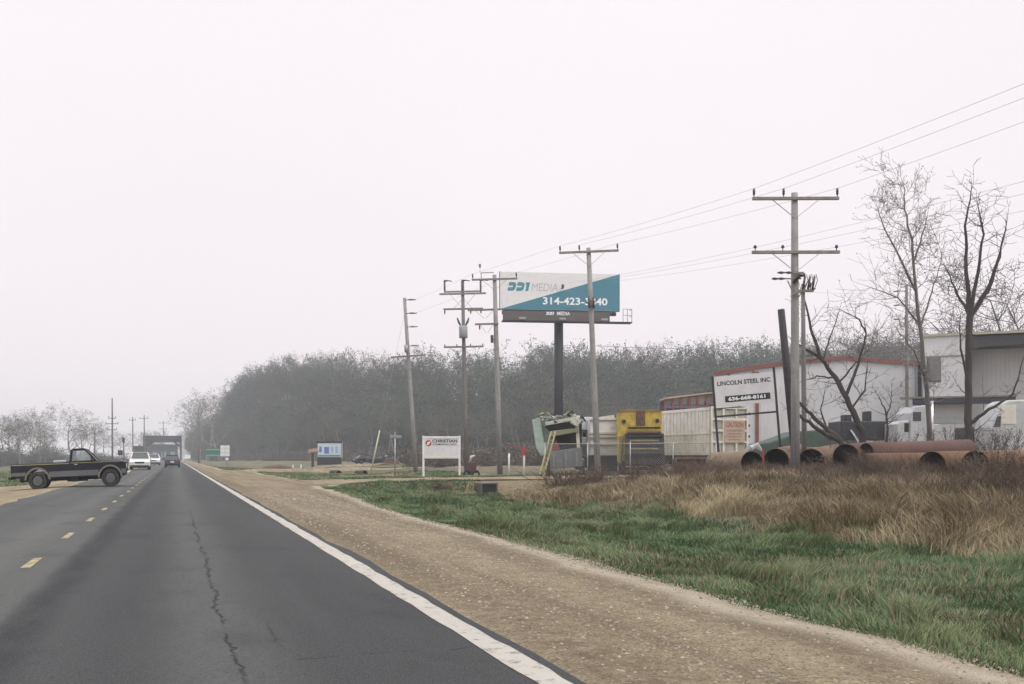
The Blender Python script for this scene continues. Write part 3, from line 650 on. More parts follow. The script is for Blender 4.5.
def fg_tree(name, label, px0, d, limbs, seed, bark, twig, bud=None, bs=.05, bn=1):
    random.seed(seed); np.random.seed(seed); base = at(px0, d); S, T, B = Segs(), Segs(), []; S.lev = 3; S.k = 1.0
    for L in limbs:
        pts = [((px - px0) * d / 1000, off, (457 - py) * d / 1000 + EYE - base.z) for px, py, off in L['p']]
        limb(S, T, B, pts, L['r'][0], L['r'][1], L.get('k', 8), L.get('l', 1.5), L.get('t', .02), L.get('s', .8), L.get('v', 2), L.get('u', .12))
    T.a = [max(q, .009) for q in T.a]; T.b = [max(q, .007) for q in T.b]
    root = tree_thing(name, label, 'tree', base, (S, T, B), bark, twig, bud, bs, bn, 8, None, -TH); return root
fg_tree('bare_tree', 'tall slender bare tree with pale budding twigs and a grey box hung on its trunk', 930, 48, [
    dict(p=[(930, 474, 0), (928, 410, 0), (922, 340, 0), (916, 290, .1), (912, 240, 0), (907, 208, .2), (905, 184, .2)], r=(.135, .02), k=60, l=1.55, t=.022, v=3, s=.6, u=.2),
    dict(p=[(916, 290, .1), (898, 262, -.4), (880, 232, -.6), (872, 214, -.8)], r=(.06, .016), k=22, l=1.3, t=.016, s=.65),
    dict(p=[(914, 262, .1), (926, 238, .5), (934, 212, .8)], r=(.06, .018), k=16, l=1.5),
    dict(p=[(920, 325, 0), (902, 296, .5), (878, 284, 1)], r=(.05, .015), k=16, l=1.6), dict(p=[(921, 325, 0), (936, 290, .4), (944, 262, .4)], r=(.05, .015), k=14, l=1.5),
    dict(p=[(926, 380, 0), (910, 352, -.5), (888, 330, -1)], r=(.045, .015), k=12, l=1.4)], 3, M('grey_bark', (.12, .108, .10), .9, .3, 2.5, bump=.5, stretch=(1, 1, .25)), M('pale_twig', (.27, .245, .235), .9, .2, .6), BU, .035, 1)
fg_tree('bare_tree', 'dark thick-trunked bare tree forking into several upright limbs by the white hall', 968, 45, [
    dict(p=[(969, 474, 0), (968, 420, 0), (968, 370, 0), (970, 312, 0)], r=(.18, .15), k=6, l=1.4, t=.03),
    dict(p=[(970, 316, 0), (967, 270, .1), (966, 225, 0), (971, 192, 0)], r=(.115, .025), k=18, l=1.2),
    dict(p=[(970, 316, 0), (976, 272, -.2), (980, 236, -.3), (978, 206, 0)], r=(.10, .022), k=16, l=1.2),
    dict(p=[(970, 318, 0), (990, 290, .2), (1003, 256, .3), (1010, 220, .3)], r=(.10, .022), k=16, l=1.2),
    dict(p=[(970, 318, 0), (961, 292, .4), (953, 268, .6)], r=(.08, .02), k=8, l=1.0), dict(p=[(971, 316, 0), (986, 284, -.4), (996, 246, -.6)], r=(.08, .02), k=10, l=1.0),
    dict(p=[(968, 425, 0), (984, 410, -.5), (1004, 396, -.8), (1012, 360, -1)], r=(.09, .02), k=10, l=1.2), dict(p=[(968, 380, 0), (958, 350, -.3), (956, 322, -.4)], r=(.07, .02), k=8, l=1.0)], 4, BKD, TWD, None)
fg_tree('leaning_tree', 'bent bare tree leaning left in front of the long white red-trimmed building', 864, 50, [
    dict(p=[(868, 470, 0), (862, 432, 0), (850, 405, 0), (836, 378, 0), (820, 358, 0), (801, 345, .2)], r=(.21, .05), k=14, l=1.4, t=.03),
    dict(p=[(822, 360, 0), (812, 335, -.1), (808, 310, .1), (803, 292, .2)], r=(.10, .025), k=14, l=1.3), dict(p=[(846, 396, 0), (858, 370, .3), (868, 342, .5), (870, 330, .6)], r=(.09, .04), k=6, l=1.1),
    dict(p=[(870, 330, .6), (862, 318, .5), (850, 312, .4)], r=(.05, .02), k=9, l=1.1), dict(p=[(839, 382, 0), (850, 366, -.5), (858, 358, -.7)], r=(.05, .02), k=6, l=1),
    dict(p=[(852, 408, 0), (866, 390, .2), (869, 368, .3)], r=(.06, .02), k=7, l=1), dict(p=[(836, 378, 0), (818, 376, -.3), (806, 380, -.4)], r=(.05, .02), k=6, l=1), dict(p=[(823, 360, 0), (832, 338, .3), (840, 316, .4)], r=(.05, .018), k=10, l=1.2)], 6, BKD, TWD, None)
fg_tree('fallen_tree', 'dark low fallen limb slanting down to the pipes right of the black post', 848, 47, [
    dict(p=[(852, 462, 0), (840, 440, 0), (826, 428, 0), (810, 414, 0), (800, 403, 0)], r=(.16, .06), k=8, l=1.0), dict(p=[(838, 440, 0), (820, 432, -.2), (802, 420, -.3), (793, 412, -.3)], r=(.13, .05), k=7, l=.9), dict(p=[(826, 428, 0), (822, 410, .2), (826, 394, .3)], r=(.05, .02), k=6, l=1)], 9, BKD, TWD, None)
fg_tree('sapling', 'small bare sapling between the leaning tree and the white truck cab', 886, 47, [dict(p=[(884, 470, 0), (888, 430, 0), (885, 410, 0), (880, 398, .1)], r=(.07, .02), k=10, l=1.0), dict(p=[(886, 420, 0), (892, 404, .2), (894, 392, .3)], r=(.04, .015), k=7, l=.9)], 12, BKD, TWD, None)
for px, d, s_, lb in ((1022, 92, 1.45, 'dense dark bare tree behind the white hall at the right edge'), (1046, 96, 1.5, 'outermost dense bare tree behind the white hall'), (1003, 100, 1.15, 'lower bare tree showing over the roof of the white hall'), (948, 112, 1.1, 'bare tree behind the gap between the two white buildings'), (822, 115, .98, 'bare tree behind the peak of the red-trimmed building'), (866, 118, .95, 'bare tree over the right slope of the red-trimmed building'), (896, 120, 1.0, 'bare tree over the low right corner of the red-trimmed building')):
    bare_tree(0 if px > 1000 else 2, px, d, s_, lb, 'trees behind the steel yard', 1.3)
# low scrub round the yard
def scrub(px, d, hh, wd, label, seed):
    g_ = np.random.default_rng(seed); p = at(px, d); S = Segs(); Q = []
    for _ in range(70):
        a = np.array([g_.normal(0, wd * .25), g_.normal(0, wd * .2), 0]); q = a + np.array([g_.normal(0, wd * .35), g_.normal(0, wd * .3), hh * g_.uniform(.4, 1)]); S.add(a, q, .014, .008); Q.append(q)
        for _ in range(3): r = q + g_.normal(0, .22, 3); S.add(q + (a - q) * g_.random() * .5, r, .008, .005); Q.append(r)
    v, f = seg_mesh(S, 3); bv, bf = buds(Q, .035, 1, seed); v, f = join_vf([(v, f), (bv, bf)])
    o = raw_mesh('bush', v, f, WM if seed % 2 else TWD); o.location = p; tag(o, label, 'bush'); t = o.data.attributes.new('tint', 'FLOAT', 'POINT'); t.data.foreach_set('value', g_.random(len(v)).astype(np.float32))
scrub(562, 46.0, .75, 1.6, 'scraggly bush at the near edge of the driveway below the crushed truck', 1)
scrub(645, 45.5, .8, 2.0, 'brown bush at the near edge of the driveway below the yellow truck', 3)
scrub(592, 45, .6, 1.2, 'small brown bush between the two larger driveway bushes', 5)
scrub(700, 46, .9, 2.6, 'reddish brush clump in front of the rusty trough', 7)
scrub(440, 46.6, .5, .6, 'little dry weed clump on the bank left of the culvert', 11)
scrub(836, 41, .9, 1.6, 'dark brush clump between the maroon pipe and the grey pole', 13)
for i_, (px, d, hh, wd, lb) in enumerate(((888, 43, 1.9, 1.8, 'tangled dark brush behind the maroon pipe before the white truck cab'), (950, 44, 2.2, 2.0, 'tangled dark brush between the two tall bare trees'), (1000, 42, 2.0, 2.0, 'tangled dark brush before the pale van at the right edge'), (840, 46, 1.8, 1.6, 'tangled dark brush at the foot of the leaning tree'))): scrub(px, d, hh, wd, lb, 20 + 2 * i_)
scrub(1003, 30, 1.15, 1.5, 'tall reddish brush clump at the right end of the orange pipe', 15)
# ------------------------------------------------------------------ poles, wires, signs
PW = M('weathered_pole', (.255, .252, .245), .85, .22, 2.2, bump=.4, stretch=(3, 3, .2), grime=.4); PB = M('creosote_pole', (.035, .03, .03), .85, .3, 3, bump=.4, stretch=(3, 3, .2))
PG = M('old_pole', (.16, .15, .14), .85, .25, 2.5, bump=.4, stretch=(3, 3, .2)); AR = M('arm_timber', (.22, .205, .18), .85, .2, 3, grime=.5)
INS = M('dark_insulator', (.05, .038, .035), .35, .2, 9); STL = M('galvanised', (.34, .34, .33), .45, .15, 6, .6, grime=.3); WIRE = M('wire', (.30, .30, .30), .6, .1, 3)
GREYB = M('grey_equipment', (.30, .31, .31), .5, .12, 4, grime=.4)
def insulator(b, x, y, z, h=.34, r=.055):
    b.tube([(x, y, z), (x, y, z + h * .25), (x, y, z + h * .3), (x, y, z + h * .55), (x, y, z + h * .6), (x, y, z + h)], [r * .4, r * .4, r, r * .8, r, r * .75], 8)
def arm(root, L, z, y=-.16, ins=(), brace=True, name='crossarm', x0=0, drop=.75, below=False):
    a = MB().cbox((x0, y, z), (L, .11, .125)).build(name, AR, root, .012)
    for q in ins:
        b = MB(); insulator(b, q, y, z + (.06 if not below else -.40), .34); b.build('insulator', INS, a)
    if brace:
        for s in (-1, 1): MB().bar((x0 + s * L * .27, y - .01, z - .05), (x0 + s * .05, y + .02, z - drop), .045, .02).build('brace', STL, a)
    return a
POLES = {}
def pole(key, px, py_top, d, px_top, r, mat, label, yaw=0, group='utility poles right of the highway', base_py=None):
    p = at(px, d); top = ZZ(py_top, d); h = top - p.z; lean = math.atan2((px_top - px) * d / 1000, h)
    t = thing('utility_pole', label, 'utility pole', p, -TH + yaw, group, 0)
    t.rotation_euler = Matrix.Rotation(-TH + yaw, 3, 'Z').to_4x4().to_euler(); t.rotation_euler = (Matrix.Rotation(-TH + yaw, 4, 'Z') @ Matrix.Rotation(lean, 4, 'Y')).to_euler()
    hh = h / math.cos(lean); b = MB(); b.tube([(0, 0, -.3), (0, 0, hh * .35), (0, 0, hh * .7), (0, 0, hh)], [r, r * .9, r * .8, r * .68], 14); b.build('pole', mat, t)
    t['h'] = hh; POLES[key] = t; bpy.context.view_layer.update(); del t['h']; return t, hh
def zl(py, d, t): return ZZ(py, d) - t.location.z
def wp(key, x, y, z): bpy.context.view_layer.update(); return POLES[key].matrix_world @ Vector((x, y, z))
# A: the big two-arm pole in front of the pipes
t, h = pole('A', 795.5, 193, 40, 794.5, .185, PW, 'tall grey two-arm utility pole standing among the dry weeds before the pipes')
zt, zm = zl(199.5, 40, t), zl(253, 40, t)
arm(t, 3.45, zt, ins=(-1.66, -.48, 1.66)); arm(t, 3.5, zm, ins=()); A1, A2 = zt + .4, zm + .2
for x in (-1.62, -.52, 1.62): b = MB(); b.tube([(x, -.16, zm + .06), (x, -.16, zm + .2)], .02, 6); b.tube([(x, -.16, zm + .17), (x, -.16, zm + .28)], [.07, .05], 8); b.build('insulator', INS, t)
zb = zl(279, 40, t)
b = MB(); b.bar((-.75, -.2, zb + .22), (.3, -.2, zb + .22), .05, .05); b.bar((-.95, -.2, zb - .02), (.2, -.2, zb - .02), .05, .05); b.bar((-.35, -.22, zb - .1), (-.05, -.2, zb - .75), .04, .04); b.bar((.5, -.22, zb - .05), (.1, -.2, zb - .75), .04, .04); b.bar((-.2, -.25, zb - .65), (.75, -.25, zb - .42), .06, .06)
b.build('equipment_bracket', AR, t)
for x, z in ((-.6, .22), (-.85, -.02), (-.6, -.02), (-.3, .22)):
    b = MB(); b.tube([(x - .12, -.2, zb + z), (x, -.2, zb + z), (x + .14, -.2, zb + z)], [.03, .06, .03], 8); b.build('strain_insulator', INS, t)
for x in (.3, .5, .68):
    b = MB(); b.tube([(x - .06, -.28, zb - .45), (x + .03, -.28, zb + .05)], .045, 8); b.tube([(x - .08, -.25, zb - .48), (x + .02, -.2, zb - .5), (x + .16, -.22, zb - .1), (x + .1, -.24, zb + .14), (x, -.26, zb + .08)], .015, 6); b.build('fuse_cutout', INS, t)
b = MB(); b.tube([(-.12, -.2, zb - .2), (.1, -.28, zb + .1), (.32, -.3, zb + .12)], [.06, .1, .07], 8); b.build('arrester', INS, t)
# F: thinner pole just behind A
t, h = pole('F', 804.5, 284, 48, 803, .13, PG, 'thin secondary pole partly hidden close behind the tall two-arm pole')
arm(t, .9, h - .35, ins=(.3,), brace=False)
# B: pole in front of the billboard
t, h = pole('B', 598, 248, 58, 588.5, .19, PW, 'grey single-arm utility pole standing in front of the billboard')
zt = zl(252, 58, t); arm(t, 3.45, zt, ins=(-1.66, -.55, 1.66), drop=.8); B1 = zt + .4
zb = zl(303, 58, t); b = MB(); b.bar((-.35, -.2, zb + .2), (-.02, -.16, zb - .25), .05, .05); b.bar((.35, -.2, zb + .2), (.02, -.16, zb - .25), .05, .05); b.tube([(-.12, -.24, zb - .3), (-.12, -.24, zb + .35)], .06, 8); b.tube([(.14, -.24, zb - .35), (.14, -.24, zb + .3)], .06, 8); b.build('switch_bracket', INS, t)
# C: pole at the billboard's left edge
t, h = pole('C', 500, 275, 68, 494.5, .20, PW, 'grey utility pole with a slack arm at the left edge of the billboard')
zt = zl(279.5, 68, t); arm(t, 3.1, zt, ins=(-1.48, 1.48), drop=.7, y=-.17); C1 = zt + .4
z2 = zl(309, 68, t); arm(t, 2.3, z2, ins=(), x0=-.75, y=.17, drop=.6)
z3 = zl(324, 68, t); arm(t, 1.6, z3, ins=(-1.1,), x0=-.62, y=-.17, drop=.6, below=True)
b = MB(); b.cbox((-.28, -.1, zl(339, 68, t)), (.2, .24, .5)); b.bar((-.28, 0, zl(339, 68, t)), (0, 0, zl(340, 68, t)), .05, .05); b.build('equipment_box', INS, t, .01)
b = MB(); b.bar((-.9, -.17, zt + .05), (-.9, -.17, zt + .45), .05, .05); b.bar((-.9, -.17, zt + .45), (-.05, -.17, zt + .45), .05, .05); b.tube([(-.97, -.17, zt + .8), (-.97, -.17, zt + 1.05)], [.05, .09], 8); b.bar((-.97, -.17, zt + .4), (-.97, -.17, zt + .85), .025, .025); b.build('arm_frame', AR, t)
# D: transformer pole
t, h = pole('D', 466.5, 281, 73, 462.5, .17, PG, 'transformer pole with three arms left of the billboard')
zt = zl(294, 73, t)
a = arm(t, 3.4, zt, y=-.16, ins=(), drop=1.05)
for x in (-1.3, 0, 1.32):
    b = MB(); b.tube([(x, -.16, zt), (x, -.16, zt + .35), (x, -.16, zt + .9)], [.03, .07, .07], 8); b.tube([(x - .06, -.16, zt + .95), (x + .25, -.16, zt + .97), (x + .55, -.16, zt + .92)], [.08, .045, .03], 8); b.build('post_insulator', INS, t)
MB().cbox((-.02, -.16, zt + .16), (2.6, .1, .11)).build('upper_crossarm', AR, t, .01)
z2 = zl(308.5, 73, t); arm(t, 2.9, z2, ins=(-1.35, .55, 1.3), y=.16, below=True, drop=-.7)
z4 = zl(347, 73, t); arm(t, 2.9, z4, ins=(), brace=False)
for x in (-1.38, -.5, .5, 1.38): MB().tube([(x, -.16, z4 + .06), (x, -.16, z4 + .2)], .04, 6).build('pin', INS, t)
z3 = zl(333, 73, t); b = MB(); b.tube([(0, -.42, z3 - .42), (0, -.42, z3 - .38), (0, -.42, z3 + .42), (0, -.42, z3 + .48)], [.27, .31, .31, .25], 16)
tr = b.build('transformer', GREYB, t)
for s in (-1, 1): MB().tube([(s * .16, -.42, z3 + .45), (s * .32, -.42, z3 + .75), (s * .42, -.42, z3 + 1.05)], [.05, .08, .05], 8).build('bushing', INS, tr)
# E: leaning pole with outriggers
t, h = pole('E', 416, 298, 82, 404.5, .19, PW, 'leaning grey pole with side insulators left of the small white business sign')
for py in (300, 313.5, 327, 346):
    z = zl(py, 82, t); b = MB(); b.bar((0, -.1, z), (.25, -.12, z), .05, .05); b.tube([(.25, -.12, z + .02), (.45, -.12, z + .01), (.6, -.12, z), (.95, -.12, z - .02)], [.03, .065, .065, .03], 8); b.build('side_insulator', INS if py < 320 else AR, t)
z = zl(356, 82, t); arm(t, 2.85, z, ins=(), brace=False, x0=0)
for x in (-1.2, 1.1): MB().tube([(x, -.16, z - .3), (x, -.16, z)], .03, 6).build('pin', INS, t)
b = MB(); b.tube([(-.1, -.32, zl(350, 82, t) - .2), (-.1, -.32, zl(350, 82, t) + .4)], .16, 12); b.build('equipment_can', GREYB, t)
E1 = zl(300, 82, t)
# K: thin pole behind the tall bare trees
t, h = pole('K', 907.5, 285, 62, 906.5, .12, PG, 'thin grey pole with side pegs left of the tall slender tree')
for py in (291, 305, 319):
    z = zl(py, 62, t); b = MB(); b.bar((0, 0, z), (-.5, -.1, z - .02), .04, .04); b.tube([(-.5, -.1, z), (-.85, -.1, z - .05)], [.05, .03], 8); b.build('side_insulator', INS, t)
# black stub pole leaning beside A
p = at(797.5, 45); t = thing('wooden_post', 'black creosoted post leaning left beside the tall two-arm pole', 'post', p); hh = ZZ(309, 45) - p.z; t.rotation_euler = (Matrix.Rotation(-TH, 4, 'Z') @ Matrix.Rotation(math.atan2(-16.5 * .045, hh), 4, 'Y')).to_euler()
MB().tube([(0, 0, -.3), (0, 0, hh * .6), (0, 0, hh)], [.195, .175, .155], 14).build('post', PB, t); b = MB(); b.tube([(0, 0, hh + .002), (0, 0, hh + .03)], [.16, .14], 12); b.build('cap', STL, t)
# far poles down the left side of the highway
def far_pole(px, py, d, label, arms, dark=False):
    t, h = pole('far%d' % px, px, py, d, px - .3, .17, PG, label, .0, 'utility poles left of the highway')
    for fz, L in arms: arm(t, L, h * fz, ins=(-L * .45, L * .45), brace=False)
    return t
far_pole(112.5, 398, 178, 'nearest three-arm pole left of the highway above the pickup hood', ((.70, 1.4), (.62, 2.3), (.53, 1.8)))
far_pole(133, 417, 240, 'thin pole left of the twin-arm pole in the far distance', ((.93, 1.6), (.6, 1.2)))
far_pole(144.5, 415, 252, 'pole with a wide top arm just left of the far overhead structure', ((.93, 2.3), (.62, 1.7), (.5, 1.4)))
far_pole(163.5, 421, 330, 'most distant pole rising over the middle of the far overhead structure', ((.95, 3.0), (.8, 2.6)))
far_pole(95, 431, 210, 'short plain pole between the pickup cab and the three-arm pole', ((.9, .5),))
far_pole(199, 408, 215, 'hazy pole in front of the trees by the green road sign', ((.9, 1.6),))
# power lines
def wire(pts, label, r=.006, sag=.35, group='power lines'):
    b = MB()
    for p, q in zip(pts[:-1], pts[1:]):
        p, q = Vector(p), Vector(q); n = 18; L = (q - p).length; s = sag * (L / 35) ** 2
        b.tube([p.lerp(q, i / n) - Vector((0, 0, 4 * s * (i / n) * (1 - i / n))) for i in range(n + 1)], r, 5, True)
    o = b.build('power_line', WIRE, None, 0, False); tag(o, label, 'power line', group)
def off(px, py, d): return at(px, d, ZZ(py, d))
W_ = [('left', -1.66, -1.66, (1290, -25)), ('middle', -.48, -.55, (1305, -14)), ('right', 1.66, 1.66, (1330, 6))]
for nm, xa, xb, (px, py) in W_:
    n = off(px, py, 22); wire([wp('B', xb, -.16, B1), wp('A', xa, -.16, A1), n], '%s top wire running from the tall two-arm pole to the right edge' % {'left': 'highest', 'middle': 'second', 'right': 'third'}[nm], .0062, .28)
for i, (xa, py) in enumerate(((-1.62, 108), (-.52, 124), (1.62, 146))):
    n = off(1300 + 12 * i, py, 22); wire([wp('B', xa * .8, -.3, B1 - 2.2), wp('A', xa, -.16, A2), n], ['upper', 'middle', 'lowest'][i] + ' of three wires leaving the middle arm of the two-arm pole', .0052, .28)
for i, x in enumerate((-1.48, 1.48)): wire([wp('E', .9, -.12, E1 - i * 1.1), wp('C', x, -.17, C1), wp('B', -1.66 + i * 3.3, -.16, B1)], ['wire from the leaning pole over to the left arm end of the billboard pole', 'wire from the leaning pole to the right arm end of the billboard pole'][i], .006, .3)
wire([wp('B', 0, -.2, zl(346, 58, POLES['B'])), wp('F', 0, -.2, zl(350, 48, POLES['F']))], 'thick low cable strung from the billboard pole to the thin secondary pole', .016, .5)
wire([wp('F', 0, 0, zl(292, 48, POLES['F'])), wp('K', 0, 0, zl(292, 62, POLES['K']))], 'service wire between the thin secondary pole and the pole with side pegs', .005, .3)
# guy wire with its pale guard, from the leaning pole
q = at(370, 80); p = wp('E', 0, -.1, zl(310, 82, POLES['E'])); t = thing('guy_wire', 'pale guy wire slanting up from the grass to the leaning pole', 'guy wire', q, 0)
d_ = (p - q); b = MB(); b.tube([(0, 0, -.1), d_], .012, 6); b.build('cable', WIRE, t); b = MB(); b.tube([d_ * .02, d_ * .27], .055, 8); b.build('guard', M('pale_guard', (.48, .45, .33), .6, .1, 3), t)

# --- billboard
WHT = M('sign_white', (.70, .69, .685), .5, .04, 2, grime=.12, gc=(.4, .38, .35)); TEAL = M('sign_teal', (.035, .175, .235), .45, .08, .8); TEALT = M('logo_teal', (.04, .22, .26), .5, .05, 2); GRYT = M('logo_grey', (.42, .43, .44), .5, .05, 2); LW = M('lettering_white', (.78, .80, .80), .5, .03, 2)
SKT = M('skirt_brown', (.085, .072, .068), .6, .15, 2); POST = M('billboard_steel', (.011, .0115, .016), .6, .2, 1.2); BK_ = M('black_paint', (.018, .018, .021), .5, .25, 4)
d = 118; p = at(559.5, d); W = 14.2; t = thing('billboard', 'large white and teal advertising billboard on a single dark post', 'billboard', p, -TH + .12)
zb = zl(310.5, d, t); zt = zl(273.5, d, t); hw = W / 2
pan = MB().box((-hw, -.35, zb), (hw, .0, zt)).build('panel', WHT, t); MB().prism([(-hw + .02, zb + .02), (hw, zb + .02), (hw, zt - .01)], -.358, -.352).build('teal_field', TEAL, pan)
fr = MB(); fr.box((-hw - .03, -.37, zb - .06), (hw + .03, .02, zb)); fr.box((-hw - .05, -.37, zb - .05), (-hw, .02, zt + .03)); fr.box((hw, -.37, zb - .05), (hw + .06, .02, zt + .03)); fr.build('frame', POST, t)
def logo(parent, x0, z0, s, y, m):
    def poly(pts):
        b = MB(); b.prism([(x0 + (a + c * .22) * s, z0 + c * s) for a, c in pts], y - .01, y); return b
    D = [(0, 1), (.55, 1), (.75, .92), (.85, .75), (.85, .25), (.75, .08), (.55, 0), (0, 0), (0, .41), (.52, .41), (.56, .5), (.52, .59), (0, .59)]
    for k in (0, 1): poly([(a + k * .98, c) for a, c in D]).build('logo_letter', m, parent)
    poly([(1.92, 1), (2.4, 1), (2.4, 0), (2.06, 0), (2.06, .74), (1.92, .74)]).build('logo_letter', m, parent)
sx_ = 118 / 1000
X_ = lambda px: (px - 560.3) * sx_
logo(pan, X_(507.5), zl(292.2, d, t), 1.02, -.356, TEALT)
text('MEDIA', 'lettering', GRYT, pan, X_(531.5), X_(558), zl(292, d, t), zl(284.3, d, t), -.356, 0, .15)
text('314-423-5040', 'lettering', LW, pan, X_(543), X_(608.5), zl(305.2, d, t), zl(297.8, d, t), -.362, .022)
sk = MB().box((X_(503), -.30, zl(322, d, t)), (X_(611), -.15, zb - .06)).build('skirt', SKT, t)
text('MEDIA', 'lettering', LW, sk, X_(557.5), X_(570.5), zl(315.6, d, t), zl(311.9, d, t), -.305, .02); MB().box((X_(545.5), -.315, zl(316, d, t)), (X_(556), -.302, zl(311.6, d, t))).build('logo_patch', M('dark_teal', (.03, .11, .13), .5, .1, 3), sk)
logo(sk, X_(546.3), zl(315.5, d, t), .36, -.317, LW)
b = MB(); z0 = zl(322.3, d, t); b.box((-hw + .2, -1.35, z0 - .12), (hw + 1.35, -.1, z0)); plat = b.build('catwalk', POST, t)
b = MB(); x1 = hw + .25; x2 = hw + 1.3
for x in (x1, (x1 + x2) / 2, x2): b.bar((x, -1.3, z0), (x, -1.3, z0 + 1.5), .07, .07)
for z in (.75, 1.5): b.bar((x1, -1.3, z0 + z), (x2, -1.3, z0 + z), .06, .06); b.bar((x2, -1.3, z0 + z), (x2, -.2, z0 + z), .06, .06)
b.build('railing', STL, t)
for px in (521, 561, 603): b = MB(); b.bar((X_(px), -.3, z0), (X_(px), -1.6, z0 + .1), .06, .06); b.cbox((X_(px), -1.65, z0 + .18), (.75, .3, .22)); b.build('lamp', STL, t, .02)
MB().tube([(0, .6, -.3), (0, .6, zb + 1)], .54, 24).build('post', POST, t); b = MB(); b.box((-hw + .3, -.1, zb - .5), (hw - .3, .5, zb - .1))
for x in np.linspace(-hw + .6, hw - .6, 7): b.box((x - .08, .02, zb - .1), (x + .08, .22, zt - .1))
b.build('back_truss', POST, t)
b = MB(); b.bar((X_(562), -.36, zl(289, d, t)), (X_(562), -1.1, zl(288.4, d, t)), .1, .1); b.cbox((X_(562), -1.1, zl(288, d, t)), (.25, .3, .45)); b.build('camera_bracket', BK_, t)
# --- steel company sign
SGN = M('sign_offwhite', (.62, .61, .62), .5, .06, 2, grime=.25, gc=(.35, .32, .28)); d = 50
p = at(752, d); t = thing('company_sign', 'white steel company sign with a black phone strip on two leaning black posts', 'sign', p, -TH)
t.rotation_euler = (Matrix.Rotation(-TH - .12, 4, 'Z') @ Matrix.Rotation(-math.radians(4.6), 4, 'Y')).to_euler(); z = lambda py: zl(py, d, t)
hh = z(372)
for s, tp in ((-1.53, z(374.5) + .06), (1.5, z(371.5) + .10)): MB().cbox((s, 0, (tp - .3) / 2), (.11, .11, tp + .3)).build('post', BK_, t, .008)
pn = MB().box((-1.46, -.06, z(404)), (1.44, -.02, z(374))).build('panel', SGN, t, .005)
MB().cbox((0, .02, z(414)), (3.1, .07, .09)).build('crossbar', BK_, t); MB().cbox((-.9, .02, z(406)), (1.3, .05, .05)).build('brace', BK_, t)
text('LINCOLN STEEL INC', 'lettering', BK_, pn, -1.32, 1.28, z(383.5), z(379), -.064, .02)
stp = MB().box((-1.0, -.07, z(400.5)), (1.22, -.062, z(394.3))).build('phone_strip', BK_, pn); text('636-668-8161', 'lettering', LW, stp, -.84, .98, z(399.3), z(395.5), -.074, .035)
text('-  INC', 'lettering', BK_, t, -.7, .0, z(407.4), z(405.8), -.02, .02).name = 'lettering'
# --- small white business sign by the driveway
SW = M('post_white', (.72, .71, .70), .55, .05, 3, grime=.25); d = 57; p = at(441.5, d); p.z = float(H(*[np.array([q]) for q in p[:2]])[0])
t = thing('business_sign', 'small white two-post business sign with a round red emblem beside the driveway', 'sign', p, -TH); z = lambda py: zl(py, d, t)
for s in (-1.03, 1.03): MB().cbox((s, 0, z(435.8) / 2 - .15), (.11, .11, z(435.8) + .3)).build('post', SW, t, .01)
pn = MB().box((-.98, -.05, z(457)), (.98, .0, z(438))).build('panel', M('panel_white', (.60, .595, .60), .5, .06, 1.5, grime=.15), t); MB().box((-1.0, -.075, z(438.3)), (1.0, .01, z(436.4))).build('top_rail', SW, t, .01); MB().box((-1.0, -.075, z(458.6)), (1.0, .01, z(456.8))).build('bottom_rail', M('rail_cream', (.58, .56, .44), .6, .08, 3), t, .01)
NAVY = M('lettering_navy', (.03, .032, .075), .5, .05, 3); RED = M('emblem_red', (.30, .04, .05), .5, .05, 3)
text('CHRISTIAN', 'lettering', NAVY, pn, -.52, .90, z(442.6), z(439.4), -.054, .03); text('COMPANY, INC.', 'lettering', NAVY, pn, -.52, .90, z(445.6), z(443.5), -.054, .015)
b = MB(); b.ring((-.74, -.056, z(443.2)), .085, .175, 0, .01, 28); b.build('emblem', RED, pn); MB().prism([(-.86, z(444.9)), (-.80, z(445.1)), (-.62, z(441.6)), (-.66, z(441.2))], -.062, -.057).build('emblem_bar', LW, pn)
# --- marker posts, street sign, road signs
for px, py, d, lb, top in ((509, 453.5, 57, 'plain white marker post by the driveway', None), (524, 447, 56.5, 'white marker post with a red cap and red ribbon by the driveway', 'r')):
    p = at(px, d); t = thing('marker_post', lb, 'post', p, -TH); hh = zl(py, d, t); MB().tube([(0, 0, -.2), (0, 0, hh - .03), (0, 0, hh)], [.06, .06, .04], 10).build('post', SW, t)
    if top: MB().cbox((-.02, -.01, hh - .22), (.19, .19, .5)).build('cap', RED, t, .02); MB().poly([(-.1, -.1, hh - .1), (-.9, -.05, hh + .04), (-.9, -.05, hh + .07), (-.1, -.1, hh - .06)]).build('ribbon', RED, t)
d = 66; p = at(395, d); t = thing('street_sign', 'small crossed street name sign on a thin post', 'street sign', p, -TH); hh = zl(434.5, d, t); MB().tube([(0, 0, -.2), (0, 0, hh)], .045, 8).build('post', STL, t)
MB().cbox((.05, -.03, hh - .13), (.75, .03, .17)).build('name_blade', STL, t, .005); MB().cbox((0, .02, hh + .06), (.03, .75, .17)).build('name_blade', GREYB, t, .005)
d = 150; p = at(214, d); t = thing('road_sign', 'green guide sign among the trees at the right roadside', 'road sign', p, -TH * .3); MB().box((-1.3, -.04, 1.5), (1.3, 0, 2.5)).build('panel', M('sign_green', (.03, .15, .10), .5, .1, 2), t, .01)
for s in (-1.1, 1.1): MB().cbox((s, .04, 1.4), (.1, .08, 2.0)).build('post', STL, t)
MB().box((-1.2, -.046, 1.58), (1.2, -.042, 1.62)).build('border', LW, t); MB().box((-1.2, -.046, 2.38), (1.2, -.042, 2.42)).build('border', LW, t)
d = 140; p = at(225, d); t = thing('route_sign', 'white square route marker sign right of the green sign', 'road sign', p, -TH * .3); b = MB()
